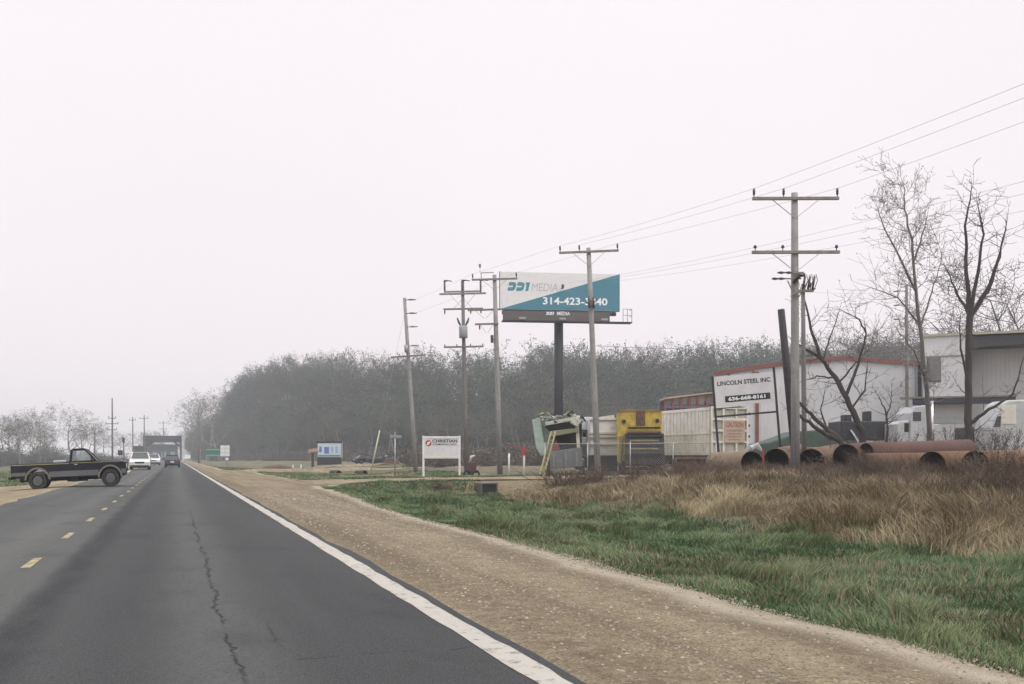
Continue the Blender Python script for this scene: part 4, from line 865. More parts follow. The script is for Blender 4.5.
for ix in range(2):
    for iz in range(3): MB().box((-.62 + ix * .64, -.03, 1.45 + iz * .52), (-.02 + ix * .64, 0, 1.93 + iz * .52)).build('plate', M('plate_white', (.62, .63, .62), .5, .05, 2), t, .01)
MB().cbox((0, .05, 1.4), (.1, .08, 3.0)).build('post', STL, t)
d = 118; p = at(227, d); t = thing('mailbox', 'small white mailbox on a post in the roadside grass', 'mailbox', p, 0); b = MB(); b.tube([(0, -.3, 1.1), (0, .3, 1.1)], .17, 14); b.build('box', WHT, t); MB().cbox((0, 0, .45), (.1, .1, 1.1)).build('post', AR, t)
for px, d, lb in ((293, 112, 'left short pale stake in the grass before the blue panel'), (301, 111, 'right short pale stake in the grass before the blue panel')): p = at(px, d); t = MB().tube([(0, 0, -.1), (0, 0, .75)], .05, 8).build('stake', SW); t.location = p; tag(t, lb, 'stake')
# blue-white advertising panel and the little shelter beside it
d = 150; p = at(329.5, d); t = thing('advertising_panel', 'white panel with blue pictures and a dark frame below the bluff', 'sign', p, -TH - .15); t.scale = (1.44, 1.2, 1); z = lambda py: zl(py, d, t)
pn = MB().box((-1.25, -.1, z(457)), (1.25, 0, z(443.3))).build('panel', M('panel_pale_blue', (.50, .58, .62), .5, .12, 2.5), t); MB().box((-1.4, -.13, z(443.2)), (1.4, .05, z(441.3))).build('hood', BK_, t, .01)
b = MB(); b.box((-1.3, -.1, -.2), (1.3, .02, z(457))); b.build('base_rail', BK_, t); b = MB(); b.box((1.25, -.12, z(458)), (1.42, .02, z(442))); b.build('side_rail', M('rail_grey', (.3, .28, .32), .5, .1, 3), t)
for s in (-1.1, 1.1): MB().box((s - .06, .06, -.2), (s + .06, .16, z(458))).build('post', BK_, t)
BLU = M('panel_blue', (.10, .15, .42), .5, .15, 3)
for x0, x1, z0, z1, m in ((-.55, -.02, .35, 1.05, BLU), (-1.08, -.82, .5, 1.1, BLU), (.2, .45, .45, 1.05, M('panel_sky', (.25, .38, .55), .5, .1, 3)), (.65, .95, .4, 1.1, MATS['panel_sky']), (-1.2, 1.2, .05, .22, M('panel_green', (.10, .22, .20), .5, .1, 3))):
    zz = z(457); MB().box((x0, -.108, zz + z0 * 1.44), (x1, -.102, zz + z1 * 1.44)).build('printed_patch', m, pn)
p = at(312, 135); t = thing('post_shelter', 'weathered post with a tan tilted top left of the blue panel', 'post', p, -TH); MB().cbox((.1, 0, .9), (.3, .3, 2.0)).build('post', PB, t); b = MB(); b.prism([(-.5, 1.9), (.9, 2.15), (.7, 2.55), (-.4, 2.45)], -.4, .4); b.build('top', M('tan_roof', (.35, .24, .18), .8, .2, 3), t, .02)
# traffic signal and dark signs in the distance, left
p = at(123.5, 165); t = thing('traffic_signal', 'dark hanging signal head on a pole behind the pickup hood', 'traffic signal', p, 0); MB().tube([(0, 0, -.2), (0, 0, 4.4)], .08, 8).build('pole', PG, t); MB().cbox((0, -.1, 4.3), (.36, .3, .8)).build('signal_head', BK_, t, .03); MB().cbox((-.5, -.1, 2.2), (.75, .3, .8)).build('signal_cabinet', BK_, t, .03); MB().bar((-.4, 0, 2.2), (2.9, 0, 1.7), .08, .08).build('arm', PG, t)
# ------------------------------------------------------------------ vehicles
RUB = M('tyre_rubber', (.022, .022, .023), .85, .2, 9); RIM = M('wheel_steel', (.14, .14, .145), .4, .15, 8, .7, grime=.4); GL = glass('window_glass', (.30, .34, .36), .45); GLD = glass('dark_glass', (.035, .04, .045), .92)
CHR = M('chrome', (.55, .55, .56), .2, .1, 5, .9); HL = M('lamp_lens', (.70, .71, .70), .15, .05, 9); TL = M('tail_lens', (.12, .018, .018), .25, .1, 9); UND = M('underbody', (.02, .02, .02), .9, .2, 4)
def wheel(root, x, y, r, wd=.22, side=1, rim=RIM):
    """wheel axis along local y"""
    b = MB(); b.ring((x, y, r), r * .62, r, -wd / 2, wd / 2, 28); w_ = b.build('wheel', RUB, root, .02)
    b = MB(); b.tube([(x, y - side * wd * .1, r), (x, y + side * wd * .28, r), (x, y + side * wd * .40, r)], [r * .63, r * .60, r * .52], 20); b.tube([(x, y + side * wd * .3, r), (x, y + side * wd * .52, r)], [r * .18, r * .14], 12); b.build('rim', rim, w_)
    return w_
def arch(cx, cz, r, n=12, a0=math.pi, a1=0): return [(cx + r * math.cos(a0 + (a1 - a0) * i / n), cz + r * math.sin(a0 + (a1 - a0) * i / n)) for i in range(n + 1)]
# --- the pickup crossing the left lane; local x points to its nose
BLKP = M('dark_blue_paint', (.009, .010, .018), .38, .25, 2, grime=.25, gc=(.04, .037, .034)); BLKP.node_tree.nodes['Principled BSDF'].inputs['Specular IOR Level'].default_value = .25; SIL = M('grey_lower_paint', (.10, .105, .11), .4, .12, 3, grime=.5); PIN = M('gold_stripe', (.25, .24, .11), .4, .1, 5); TRIM = M('arch_trim', (.15, .14, .11), .5, .12, 5, grime=.3)
t = thing('pickup_truck', 'black pickup with grey lower sides pulling across the left lanes', 'pickup', (0, 0, 0), 0)
RX, FX, WR = 1.08, 4.17, .375
side = [(0, .62), (0, 1.10), (2.46, 1.12), (3.55, 1.13), (4.55, 1.09), (4.86, 1.02), (4.90, .62), (4.86, .5)] + [(x, z) for x, z in arch(FX, .40, .47, 12, 0, math.pi)] + [(3.5, .50), (2.0, .50)] + [(x, z) for x, z in arch(RX, .40, .47, 12, 0, math.pi)] + [(.05, .56)]
# order: top run, then along the bottom from nose to tail
body = t
b = MB(); b.prism(side, -.86, -.80); b.prism(side, .80, .86); b.box((2.44, -.82, .5), (2.50, .82, 1.12)); b.box((0, -.82, .58), (.07, .82, 1.10)); b.box((.05, -.82, .62), (2.46, .82, .68))
b.prism([(3.52, .55), (3.52, 1.13), (4.55, 1.10), (4.85, 1.03), (4.87, .55)], -.60, .60); b.prism([(3.52, .98), (3.52, 1.128), (4.55, 1.088), (4.85, 1.018), (4.85, .9)], -.82, .82); b.box((2.46, -.82, .45), (3.6, .82, .58))
b.build('body', BLKP, t, .025)
b = MB(); b.box((.3, -.45, .34), (4.6, -.30, .50)); b.box((.3, .30, .34), (4.6, .45, .50)); b.box((RX - .08, -.7, .30), (RX + .08, .7, .45)); b.box((RX - .2, -.2, .2), (RX + .2, .2, .5)); b.box((FX - .08, -.7, .3), (FX + .08, .7, .42)); b.tube([(2.2, .55, .38), (3.1, .55, .38)], .11, 10); b.box((2.5, -.72, .28), (2.75, -.35, .46)); b.build('chassis', UND, t)
cabp = [(2.46, 1.10), (2.53, 1.58), (2.62, 1.645), (3.05, 1.655), (3.13, 1.62), (3.60, 1.13)]
b = MB(); b.prism([(2.52, 1.575), (2.56, 1.635), (2.64, 1.665), (3.05, 1.67), (3.16, 1.62), (3.12, 1.575)], -.70, .70)
for s in (-1, 1):
    b.bar((2.49, s * .80, 1.1), (2.56, s * .68, 1.60), .07, .13); b.bar((3.60, s * .80, 1.12), (3.12, s * .68, 1.61), .05, .07); b.bar((3.40, s * .80, 1.12), (3.36, s * .76, 1.33), .03, .03); b.bar((2.48, s * .805, 1.12), (3.58, s * .805, 1.13), .05, .05)
b.build('cab', BLKP, t, .012)
b = MB()
for s in (-1, 1): b.poly([(2.54, s * .785, 1.13), (3.55, s * .785, 1.13), (3.12, s * .69, 1.58), (2.58, s * .69, 1.58)])
b.build('side_window', GL, t)
MB().poly([(3.58, -.78, 1.13), (3.58, .78, 1.13), (3.13, .68, 1.6), (3.13, -.68, 1.6)]).build('windshield', glass('windshield_glass', (.55, .57, .58), .75), t); MB().poly([(2.48, -.76, 1.13), (2.48, .76, 1.13), (2.54, .67, 1.58), (2.54, -.67, 1.58)]).build('rear_window', GL, t)
b = MB(); b.box((2.56, -.7, .6), (3.0, .7, .98)); b.box((2.54, -.68, .95), (2.66, .68, 1.30)); b.build('seat', UND, t, .03); b = MB(); b.ring((3.25, .36, 1.16), .15, .18, -.02, .02, 16); b.build('steering_wheel', UND, t)
for s in (-1, 1):
    y0, y1 = (s * .861, s * .868) if s > 0 else (s * .868, s * .861)
    b = MB(); lo = [(.03, .60), (.03, .74), (.70, .74)] + [(RX - .47, .62), (RX - .47, .60)]; b.box((.02, y0, .60), (RX - .48, y1, .745)); b.box((RX + .49, y0, .515), (FX - .49, y1, .745)); b.box((FX + .48, y0, .56), (4.86, y1, .745)); b.build('lower_panel', SIL, t)
    b = MB(); b.box((.02, y0, 1.035), (2.43, y1, 1.07)); b.box((2.50, y0, 1.05), (4.6, y1, 1.075)); b.build('pinstripe', PIN, t)
    for cx in (RX, FX): b = MB(); b.ring((cx, s * .865, .40), .465, .535, -.03, .03, 18, 0.05, math.pi - .05); b.build('arch_trim', TRIM, t)
    for cx in (RX, FX): wheel(t, cx, s * .75, WR, .25, s)
    MB().box((2.96, s * .87 - .015, 1.0), (3.0, s * .87 + .015, 1.03)); MB().cbox((2.72, s * .868, 1.0), (.14, .02, .035)).build('door_handle', CHR, t)
    MB().cbox((3.42, s * .93, 1.2), (.07, .16, .13)).build('mirror', BLKP, t, .015)
    b = MB(); b.box((2.485, y0 - .001, .53), (2.492, y1 + .001, 1.08)); b.box((3.50, y0 - .001, .53), (3.507, y1 + .001, 1.08)); b.build('door_seam', UND, t)
    MB().box((4.875, s * .62 - .13, .78), (4.90, s * .62 + .13, .95)).build('headlight', HL, t, .01); MB().box((-.02, s * .74 - .07, .72), (.0, s * .74 + .07, 1.0)).build('tail_light', TL, t)
MB().box((4.87, -.48, .72), (4.895, .48, .98)).build('grille', UND, t); MB().box((4.88, -.84, .46), (5.02, .84, .62)).build('bumper', CHR, t, .03); MB().box((-.14, -.8, .46), (-.02, .8, .58)).build('bumper', UND, t, .02)
b = MB(); b.box((1.75, -.72, 1.0), (2.3, .72, 1.2)); b.build('tool_box', M('box_aluminium', (.45, .46, .47), .35, .1, 4, .6), t, .02)
# nose towards +X (across the road), seen square from its right-hand side
d = 43.0; x, y = XY(112, d); slope = math.radians(2.4); t.location = (x - 4.17, y, -.16); t.rotation_euler = (0, -slope, 0); t.scale = (.905, .95, 1); t.location.x = x - 4.17 * .905
def car(name, label, cat, px, d, L, W, Hh, paint, rz, suv=True, rear_black=False, z=0):
    """a closed car; local x points to its nose"""
    p = at(px, d); t = thing(name, label, cat, (p.x, p.y, z), rz); wr = .36 if suv else .33; rx, fx = L * .2, L * .81; bz = .28
    belt = Hh * .60; hoodz = belt - .02; n = MB()
    prof = [(0, .5), (.02, belt), (L * .70, belt + .03), (L * .95, hoodz - .10), (L, hoodz - .25), (L, .42), (L * .97, bz)] + arch(fx, wr, wr + .07, 10, 0, math.pi) + arch(rx, wr, wr + .07, 10, 0, math.pi) + [(.03, bz + .06)]
    n.prism(prof, -W / 2, W / 2); n.build('body', paint, t, .05)
    g0, g1, g2, g3 = (.06, L * .12, L * .48, L * .68) if suv else (L * .08, L * .24, L * .52, L * .72)
    zi = Hh - .06; wi = W * .36; wo = W * .46
    c = lambda x, s, zz, w: (x, s * w, zz)
    b = MB(); b.poly([c(g1, -1, zi, wi), c(g2, -1, zi, wi), c(g2, 1, zi, wi), c(g1, 1, zi, wi)]); b.box((g1 - .05, -wi - .03, zi), (g2 + .03, wi + .03, Hh))
    for s in (-1, 1):
        for (xa, xb) in ((g0, g1), (g3, g2), ((g0 + g3) * .5, (g1 + g2) * .5)): b.bar(c(xa, s, belt, wo), c(xb, s, zi + .03, wi), .07, .06)
    b.build('cabin_frame', paint, t, .01)
    for s in (-1, 1): MB().poly([c(g0 + .05, s, belt + .01, wo - .015), c(g3 - .05, s, belt + .01, wo - .015), c(g2, s, zi, wi - .015), c(g1, s, zi, wi - .015)]).build('side_window', GLD, t)
    MB().poly([c(g3, -1, belt + .02, wo - .02), c(g3, 1, belt + .02, wo - .02), c(g2, 1, zi, wi - .02), c(g2, -1, zi, wi - .02)]).build('windshield', GLD, t)
    MB().poly([c(g0, -1, belt + .01, wo - .02), c(g0, 1, belt + .01, wo - .02), c(g1, 1, zi, wi - .02), c(g1, -1, zi, wi - .02)]).build('rear_window', GLD, t)
    for s in (-1, 1):
        wheel(t, rx, s * (W / 2 - .12), wr, .23, s); wheel(t, fx, s * (W / 2 - .12), wr, .23, s)
        MB().cbox((L + .005, s * W * .36, hoodz - .30), (.05, W * .18, .15)).build('headlight', HL, t, .02); MB().cbox((-.005, s * W * .40, belt - .22), (.04, W * .13, .26)).build('tail_light', TL, t, .01); MB().cbox((g3 - .1, s * (W / 2 + .1), belt + .08), (.1, .2, .13)).build('mirror', paint, t, .02)
    MB().cbox((L + .01, 0, hoodz - .32), (.03, W * .46, .17)).build('grille', BK_, t, .01); MB().cbox((L + .01, 0, .38), (.10, W * .9, .17)).build('bumper', BK_ if suv else paint, t, .03); MB().cbox((-.03, 0, .46), (.1, W * .92, .2)).build('bumper', paint if not rear_black else BK_, t, .03)
    MB().cbox((-.012, 0, belt - .25), (.02, .42, .14)).build('number_plate', WHT, t); MB().box((.1, -W / 2 + .1, .2), (L - .15, W / 2 - .1, .42)).build('underbody', UND, t)
    return t
WC = M('white_car_paint', (.62, .62, .58), .25, .08, 3, grime=.2); WC2 = M('bright_white_paint', (.68, .69, .70), .25, .06, 3, grime=.1); DC = M('charcoal_car_paint', (.03, .031, .035), .25, .2, 3, grime=.2)
car('suv', 'cream white SUV driving towards the camera, just past the pickup nose', 'car', 141, 102, 4.6, 1.9, 1.75, WC, -math.pi / 2)
car('suv', 'bright white SUV driving towards the camera farther back', 'car', 154.2, 158, 4.6, 1.85, 1.72, WC2, -math.pi / 2)
car('hatchback', 'dark car driving away in the right lane ahead', 'car', 172.3, 122, 4.2, 1.78, 1.52, DC, math.pi / 2, False, True)
# --- the flat-topped overhead structure at the far end of the road
TRU = M('dark_truss_steel', (.05, .055, .062), .6, .2, .4, grime=.3); PALE = M('pale_concrete', (.50, .50, .50), .8, .1, .5, grime=.3)
d = 300; t = thing('truss_bridge', 'dark flat-topped overhead structure with pale end posts at the far end of the road', 'bridge', (-3.3, 330, 0), 0)
b = MB(); b.box((-5.8, 0, 7.0), (5.6, .5, 7.9)); b.bar((-5.4, .2, 6.2), (5.2, .2, 6.2), .25, .25); b.box((-5.8, 40, 6.8), (5.6, 40.5, 7.6)); b.bar((-5.4, .3, 4.4), (-3.2, .3, 6.0), .3, .3); b.bar((5.2, .3, 4.4), (3.2, .3, 6.0), .3, .3); b.build('portal_beam', TRU, t, .03)
for s in (-6.2, 6.0): MB().box((s - .4, -.4, -.2), (s + .4, .4, 7.6)).build('end_post', PALE, t, .04)
for s in (-5.6, 5.4):
    b = MB(); b.box((s - .2, 0, 6.6), (s + .2, 42, 7.4)); b.box((s - .2, 0, .6), (s + .2, 42, 1.7))
    for k in range(7): b.bar((s, k * 7, 1), (s, k * 7, 6.8), .5, .5); b.bar((s, k * 7, 1.2), (s, min(42, k * 7 + 7), 6.7), .4, .4); b.bar((s, k * 7, 6.7), (s, min(42, k * 7 + 7), 1.2), .3, .3)
    b.build('side_truss', TRU, t)
b = MB()
for k in range(1, 7): b.box((-5.5, k * 7 - .15, 6.4), (5.3, k * 7 + .15, 6.9)); b.bar((-5.5, k * 7, 4.8), (-3.2, k * 7, 6.5), .25, .25); b.bar((5.3, k * 7, 4.8), (3.0, k * 7, 6.5), .25, .25); b.bar((-5.5, k * 7 - 7, 7), (5.3, k * 7, 7), .25, .2)
b.build('sway_bracing', TRU, t)
t = thing('building', 'added dark building-shaped backing seen through the far overhead structure', 'building', (-5.5, 440, 0), 0); MB().box((-8, 0, -.3), (7, 12, 5.8)).build('wall', M('far_dark_backing', (.055, .06, .075), .7, .3, .3), t); b = MB(); b.box((-8.4, -.4, 5.8), (7.4, 12.4, 6.5)); b.build('roof', TRU, t)  # block added as a dark backing to darken the opening before it
for x in (-5.5, -2, 1.5, 5): MB().box((x - .9, -.06, 1.2), (x + .9, -.01, 3.4)).build('window', GREYB, t)
t = thing('traffic_sign', 'dark rectangular sign board left of the far overhead structure', 'sign', at(138, 250), 0); MB().box((-1.3, 0, 2.2), (1.3, .08, 4.3)).build('board', TRU, t); MB().cbox((0, .1, 1.4), (.15, .12, 3)).build('post', TRU, t)
# --- culvert under the near driveway
CON = M('culvert_concrete', (.11, .105, .095), .9, .15, 3, grime=.5, bump=.3); x, y = XY(487, 48.2); zc = -.66
t = thing('culvert', 'square concrete culvert opening under the near driveway', 'culvert', (x, 45.6, zc), 0)
b = MB(); b.box((-.42, .1, -.3), (-.34, 8, .66)); b.box((.34, 0, -.3), (.42, 8, .68)); b.box((-.34, .1, .60), (.34, 8, .67)); b.box((-.34, 0, -.4), (.34, 8, -.12)); b.build('barrel', CON, t, .02); MB().box((-.34, .15, -.12), (.34, .25, .6)).build('inner_shade', UND, t)  # dark panel behind the mouth stands in for shade in the barrel
for px, d, lb in ((340, 88.5, 'dark pipe end in the ditch below the blue panel'), (366, 89, 'dark pipe end in the ditch right of the first pipe end')):
    p = at(px, d); o = MB(); o.ring((0, 0, .06), .22, .27, .6, 4.5, 18); o.disc((0, 0, .06), .22, 1.2, 1.3, 16); o = o.build('drain_pipe', UND); o.location = p; tag(o, lb, 'pipe')
# ------------------------------------------------------------------ the steel yard
WALL = NT('ribbed_white_metal'); k = WALL; k.rough(.55); s_ = k.n('SeparateXYZ'); k.l(k.tc.outputs['Object'], s_.inputs[0])
base = k.mix(k.rng(k.noise(.25, 5), .35, .65), (.50, .50, .515), (.60, .60, .61)); base = k.mix(k.math('MULTIPLY', k.rng(k.noise(.9, 7, .7, stretch=(1, 1, .15)), .55, .75), .35), base, (.30, .27, .24)); k.color(base)
k.bump(k.math('SINE', k.math('MULTIPLY', s_.outputs[0], 21)), .25, .02); WALL = k.m
REDT = M('red_trim', (.20, .062, .052), .55, .15, 2, grime=.3); PURL = M('red_purlin', (.20, .06, .06), .6, .15, 2); GUT = M('gutter_grey', (.22, .22, .22), .5, .1, 3); SH = M('shed_dark', (.05, .045, .05), .8, .2, 2); OFFW = M('eave_cream', (.55, .50, .40), .6, .1, 2)
d = 86; p = at(818, d); p.z = .42; t = thing('steel_building', 'long white metal building with a red-trimmed low gable roof', 'building', p, -TH - .20); X_ = lambda px: (px - 818) * d / 1000; z = lambda py: zl(py, d, t)
prof = [(X_(716), -.4), (X_(716), z(373)), (X_(760), z(366.5)), (X_(800), z(362)), (X_(842), z(359.5)), (X_(912), z(366)), (X_(926), z(367)), (X_(926), -.4)]
MB().prism(prof, 0, 24).build('wall', WALL, t)
top = prof[1:-1]; b = MB()
for (x0, z0), (x1, z1) in zip(top[:-1], top[1:]): b.bar((x0, -.10, z0 + .06), (x1, -.10, z1 + .06), .26, .32)
b.build('roof_trim', REDT, t)
b = MB(); tp = [(x, zz + .01) for x, zz in top]; b.prism(tp + [(x, zz + .1) for x, zz in tp[::-1]], .04, 24.3); b.build('roof', M('roof_metal', (.42, .40, .39), .5, .1, 1, grime=.3), t)
b = MB(); b.box((X_(912), -.14, 0), (X_(912) + .26, -.01, z(367.5))); b.build('corner_post', BK_, t); b = MB(); b.tube([(X_(909.5), -.12, 0), (X_(909.5), -.12, z(366.5))], .06, 8); b.build('downpipe', GUT, t)
MB().box((X_(757), -.12, 0), (X_(760.5), -.01, z(371))).build('red_post', REDT, t)
for px, py in ((755, 369.5), (731, 372.5)): MB().box((X_(px) - .12, -.2, z(py) - .35), (X_(px) + .12, -.02, z(py))).build('bracket', PURL, t)
# open-fronted lean-to on its left
p = at(692, 88); p.z = .42; t = thing('lean_to_shed', 'open red-framed lean-to showing over the white trailer', 'shed', p, -TH); X_ = lambda px: (px - 692) * .088; z = lambda py: zl(py, 88, t)
MB().box((X_(664), 2.5, -.3), (X_(718), 2.7, z(400))).build('back_wall', M('shed_back', (.16, .13, .14), .8, .2, 1), t)
b = MB(); b.prism([(X_(664), z(399.5)), (X_(719), z(392.5)), (X_(719), z(391.3)), (X_(664), z(397.6))], -.2, 3); b.build('roof', M('lean_to_roof', (.42, .30, .22), .6, .12, 1, grime=.3), t)
for px in (665.5, 673, 681, 689.5, 698, 707, 716): MB().box((X_(px) - .09, -.05, -.3), (X_(px) + .09, .12, z(400 - (px - 665) * .12))).build('column', PURL, t)
for px in (669, 677, 685, 694, 702, 711): MB().box((X_(px) - .22, .3, z(404.5)), (X_(px) + .26, .38, z(401 - (px - 665) * .12))).build('panel', M('shed_panel', (.40, .34, .33), .6, .15, 2), t)
MB().box((X_(664), .0, z(408)), (X_(718), .2, z(405.5))).build('sill_beam', M('blue_grey_beam', (.12, .13, .2), .6, .15, 2), t)
# the tall white hall on the right
d = 72; p = at(970, d); p.z = .42; t = thing('metal_hall', 'tall white metal hall with a dark canopy at the right edge', 'building', p, -TH - .41); X_ = lambda px: (px - 970) * d / 1000; z = lambda py: zl(py, d, t)
MB().box((X_(927), 0, -.4), (X_(968), 22, z(335))).build('wall', WALL, t); MB().box((X_(968) , 2.6, -.4), (X_(1100), 22, z(335))).build('recessed_wall', WALL, t)
b = MB(); b.box((X_(926.4), -.14, z(335)), (X_(1100), -.0, z(332.6))); b.build('roof_edge', M('roof_edge_cream', (.36, .34, .26), .6, .15, 2), t); MB().box((X_(926), 0, z(334.8)), (X_(1100), 22.2, z(333.4))).build('roof', M('hall_roof', (.30, .30, .30), .6, .1, 1), t)
MB().box((X_(969), .05, z(346.5)), (X_(1100), 2.7, z(336.2))).build('fascia', M('fascia_dark', (.045, .042, .048), .6, .2, 2), t); MB().prism([(X_(969), z(346.4)), (X_(974), z(349)), (X_(985), z(346.6)), (X_(985), z(346.4))], .06, .2).build('haunch', MATS['fascia_dark'], t)
b = MB(); b.box((X_(917), -1.2, z(404)), (X_(1010), -.02, z(398))); b.build('canopy', M('canopy_navy', (.03, .028, .05), .6, .2, 2), t); b = MB(); b.box((X_(905), -1.25, z(398.2)), (X_(1011), -.05, z(396.6))); b.build('canopy_edge', M('canopy_edge', (.20, .17, .14), .6, .15, 3), t)
MB().box((X_(927), -.06, z(355.6)), (X_(968), -.005, z(354.6))).build('wall_rail', GUT, t); MB().box((X_(967.5), -.05, -.3), (X_(969), 2.6, z(336))).build('corner_trim', GUT, t)
b = MB(); b.box((X_(927), -.08, z(423)), (X_(967), -.01, z(416.5))); b.build('wainscot', M('pale_blue_grey', (.40, .43, .45), .6, .1, 2), t)
# grey box hung on the slender tree
t = thing('utility_box', 'weathered grey box hung on the slender tree trunk before the white hall', 'box', at(934, 47.4, ZZ(382, 47.4)), -TH); MB().box((-.30, -.14, 0), (.28, .16, 1.17)).build('box', M('weathered_box', (.16, .155, .15), .6, .25, 3, grime=.5), t, .02); MB().cbox((-.38, .05, .55), (.16, .06, .1)).build('bracket', STL, t); MB().box((-.25, -.152, .06), (.23, -.143, 1.1)).build('door', M('box_door', (.19, .185, .185), .5, .2, 4, grime=.4), t)
# --- trucks and scrap
YEL = M('faded_yellow_paint', (.50, .36, .05), .5, .15, 2.5, c2=(.36, .27, .07), grime=.6, gc=(.10, .055, .03)); RUST = M('rust_plate', (.13, .07, .045), .85, .3, 4, c2=(.07, .045, .035)); HOP = M('hopper_dark', (.014, .012, .013), .8, .3, 3, c2=(.04, .03, .025)); OLIVE = M('dirty_olive', (.22, .20, .09), .7, .25, 3, grime=.6)
d = 59; p = at(640.5, d); t = thing('garbage_truck', 'old yellow garbage truck seen from the rear with a dark open hopper', 'garbage truck', p, -TH - .10); X_ = lambda px: (px - 640.5) * d / 1000; z = lambda py: zl(py, d, t)
zt, zb_ = z(410.5), z(452)
b = MB(); b.prism([(-1.36, z(470) + .5), (-1.42, zt - .25), (-1.30, zt), (1.20, zt), (1.28, zt - .2), (1.25, zt - 1.5), (1.32, z(470) + .5), (.98, z(470) + .5), (.98, zt - 1.38), (-.86, zt - 1.38), (-.80, z(470) + .5)], -.15, .9); b.build('rear_frame', YEL, t, .03)
b = MB(); b.prism([(-1.05, zt - 1.36), (.98, zt - 1.36), (1.25, zt - 2.0), (1.34, .75), (-1.05, .75)], .1, .6); b.build('hopper', HOP, t, .02)
MB().prism([(-.1, zt - 1.35), (-.35, zt - 1.4), (-1.05, 1.25), (-1.1, .6), (-.1, .55)], -.92, 1.36, 'x').build('tail_hopper', HOP, t, .04)
for i, (py, w_, m) in enumerate(((428, 1.9, HOP), (432.5, 1.95, RUST), (437, 2.0, HOP), (441, 1.7, OLIVE), (446, 2.1, HOP), (449, 1.6, OLIVE), (454, 2.2, HOP))): MB().cbox((.2, -.36 - max(0, zt - 1.4 - z(py)) * .62, z(py)), (w_, .14, .11)).build('slat', m, t, .02)
b = MB(); b.box((-.26, -.22, z(425)), (.26, -.152, z(410.8))); b.build('rust_patch_plate', RUST, t); b = MB(); b.box((-1.38, -.2, zt - .06), (1.22, .0, zt + .05)); b.build('top_lip', M('rusty_yellow', (.24, .15, .06), .7, .3, 3, grime=.6), t)
for px, py in ((624, 421.5), (657, 421)): b = MB(); b.disc((X_(px), -.16, z(py)), .12, -.05, .05, 14); b.build('tail_light', HOP, t)
for s, m in ((-1, OLIVE), (1, HOP)): MB().bar((s * 1.12, -.18, zt - 1.5), (s * 1.2, -.25, .7), .22, .12).build('side_rail', m, t)
MB().box((-1.34, .9, .9), (1.26, 6.2, zt - .05)).build('packer_body', YEL, t, .05); MB().box((-1.2, 6.3, .7), (1.15, 8.1, 2.6)).build('cab', YEL, t, .08); MB().box((-.5, .2, .5), (.5, 8, .9)).build('chassis', UND, t)
for yy in (1.6, 2.9, 7.2):
    for s in (-1, 1): b = MB(); b.tube([(s * 1.2, yy, .5), (s * .85, yy, .5)], .5, 20); b.build('wheel', RUB, t, .03)
MB().box((-1.3, -.25, .28), (1.3, .1, .48)).build('bumper', HOP, t, .02)
# white trailer with the ribbed gate
TRW = M('trailer_white', (.68, .675, .665), .55, .06, 1.2, grime=.45, gc=(.25, .2, .15)); TRC = M('trailer_cream', (.60, .58, .50), .6, .1, 2, grime=.5, gc=(.18, .13, .09)); REC = M('gate_recess', (.36, .34, .30), .7, .12, 2, grime=.5)
d = 62; p = at(729, d); t = thing('dump_trailer', 'white box trailer with a gridded rear gate and a faded caution board', 'trailer', p, -TH + .36); z = lambda py: zl(py, d, t)
z0, z1 = z(453.5), z(408)
MB().box((-1.30, .12, z0), (1.30, 9, z1)).build('box', TRW, t, .02)
b = MB()
for k_ in range(22): b.box((-1.345, .5 + k_ * .45, z0 + .1), (-1.302, .56 + k_ * .45, z1 - .08))
b.box((-1.36, .1, z1 - .14), (-1.30, 9, z1 + .04)); b.box((-1.36, .1, z0 - .1), (-1.30, 9, z0 + .12)); b.box((-1.35, .1, z0 + 1.2), (-1.303, 9, z0 + 1.28)); b.build('side_ribs', TRW, t)
MB().box((-1.32, 0, z0), (1.32, .119, z1 + .02)).build('gate', REC, t); b = MB()
for x in (-1.33, -.5, .42, 1.22): b.box((x, -.10, z0 - .1), (x + .13, -.003, z1 + .05))
b.build('gate_stile', TRC, t, .01); b = MB()
for q in (0, .25, .5, .75, 1): zz = z0 + (z1 - z0) * q; b.box((-1.32, -.085, zz - .07), (1.33, -.004, zz + .07))
b.build('gate_rail', TRC, t, .01)
for q in (.12, .38, .62, .88): zz = z0 + (z1 - z0) * q; MB().cbox((1.42, -.03, zz), (.14, .12, .16)).build('hinge', RUST, t, .01)
b = MB(); b.box((-.42, -.135, z0 + .68), (1.06, -.105, z0 + 2.05)); cb = b.build('caution_board', M('board_tan', (.40, .31, .24), .7, .12, 3, grime=.4), t)
CRD = M('faded_red_letter', (.30, .10, .07), .7, .15, 4); text('CAUTION', 'lettering', CRD, cb, -.32, .96, z0 + 1.62, z0 + 1.95, -.137, .02)
for q, (a, b_) in enumerate(((1.36, 1.48), (1.18, 1.27), (1.0, 1.09), (.82, .9))): MB().box((-.26 + .04 * q, -.139, z0 + a), (.9 - .06 * q, -.136, z0 + b_)).build('faded_line', M('faded_rule', (.28, .19, .15), .8, .2, 6), cb)
MB().box((-1.1, .4, .55), (1.1, 10.2, z0 - .02)).build('chassis', UND, t)
for yy in (1.4, 2.6, 7.6):
    for s in (-1, 1): b = MB(); b.tube([(s * 1.22, yy, .5), (s * .8, yy, .5)], .5, 20); b.build('wheel', RUB, t, .03)
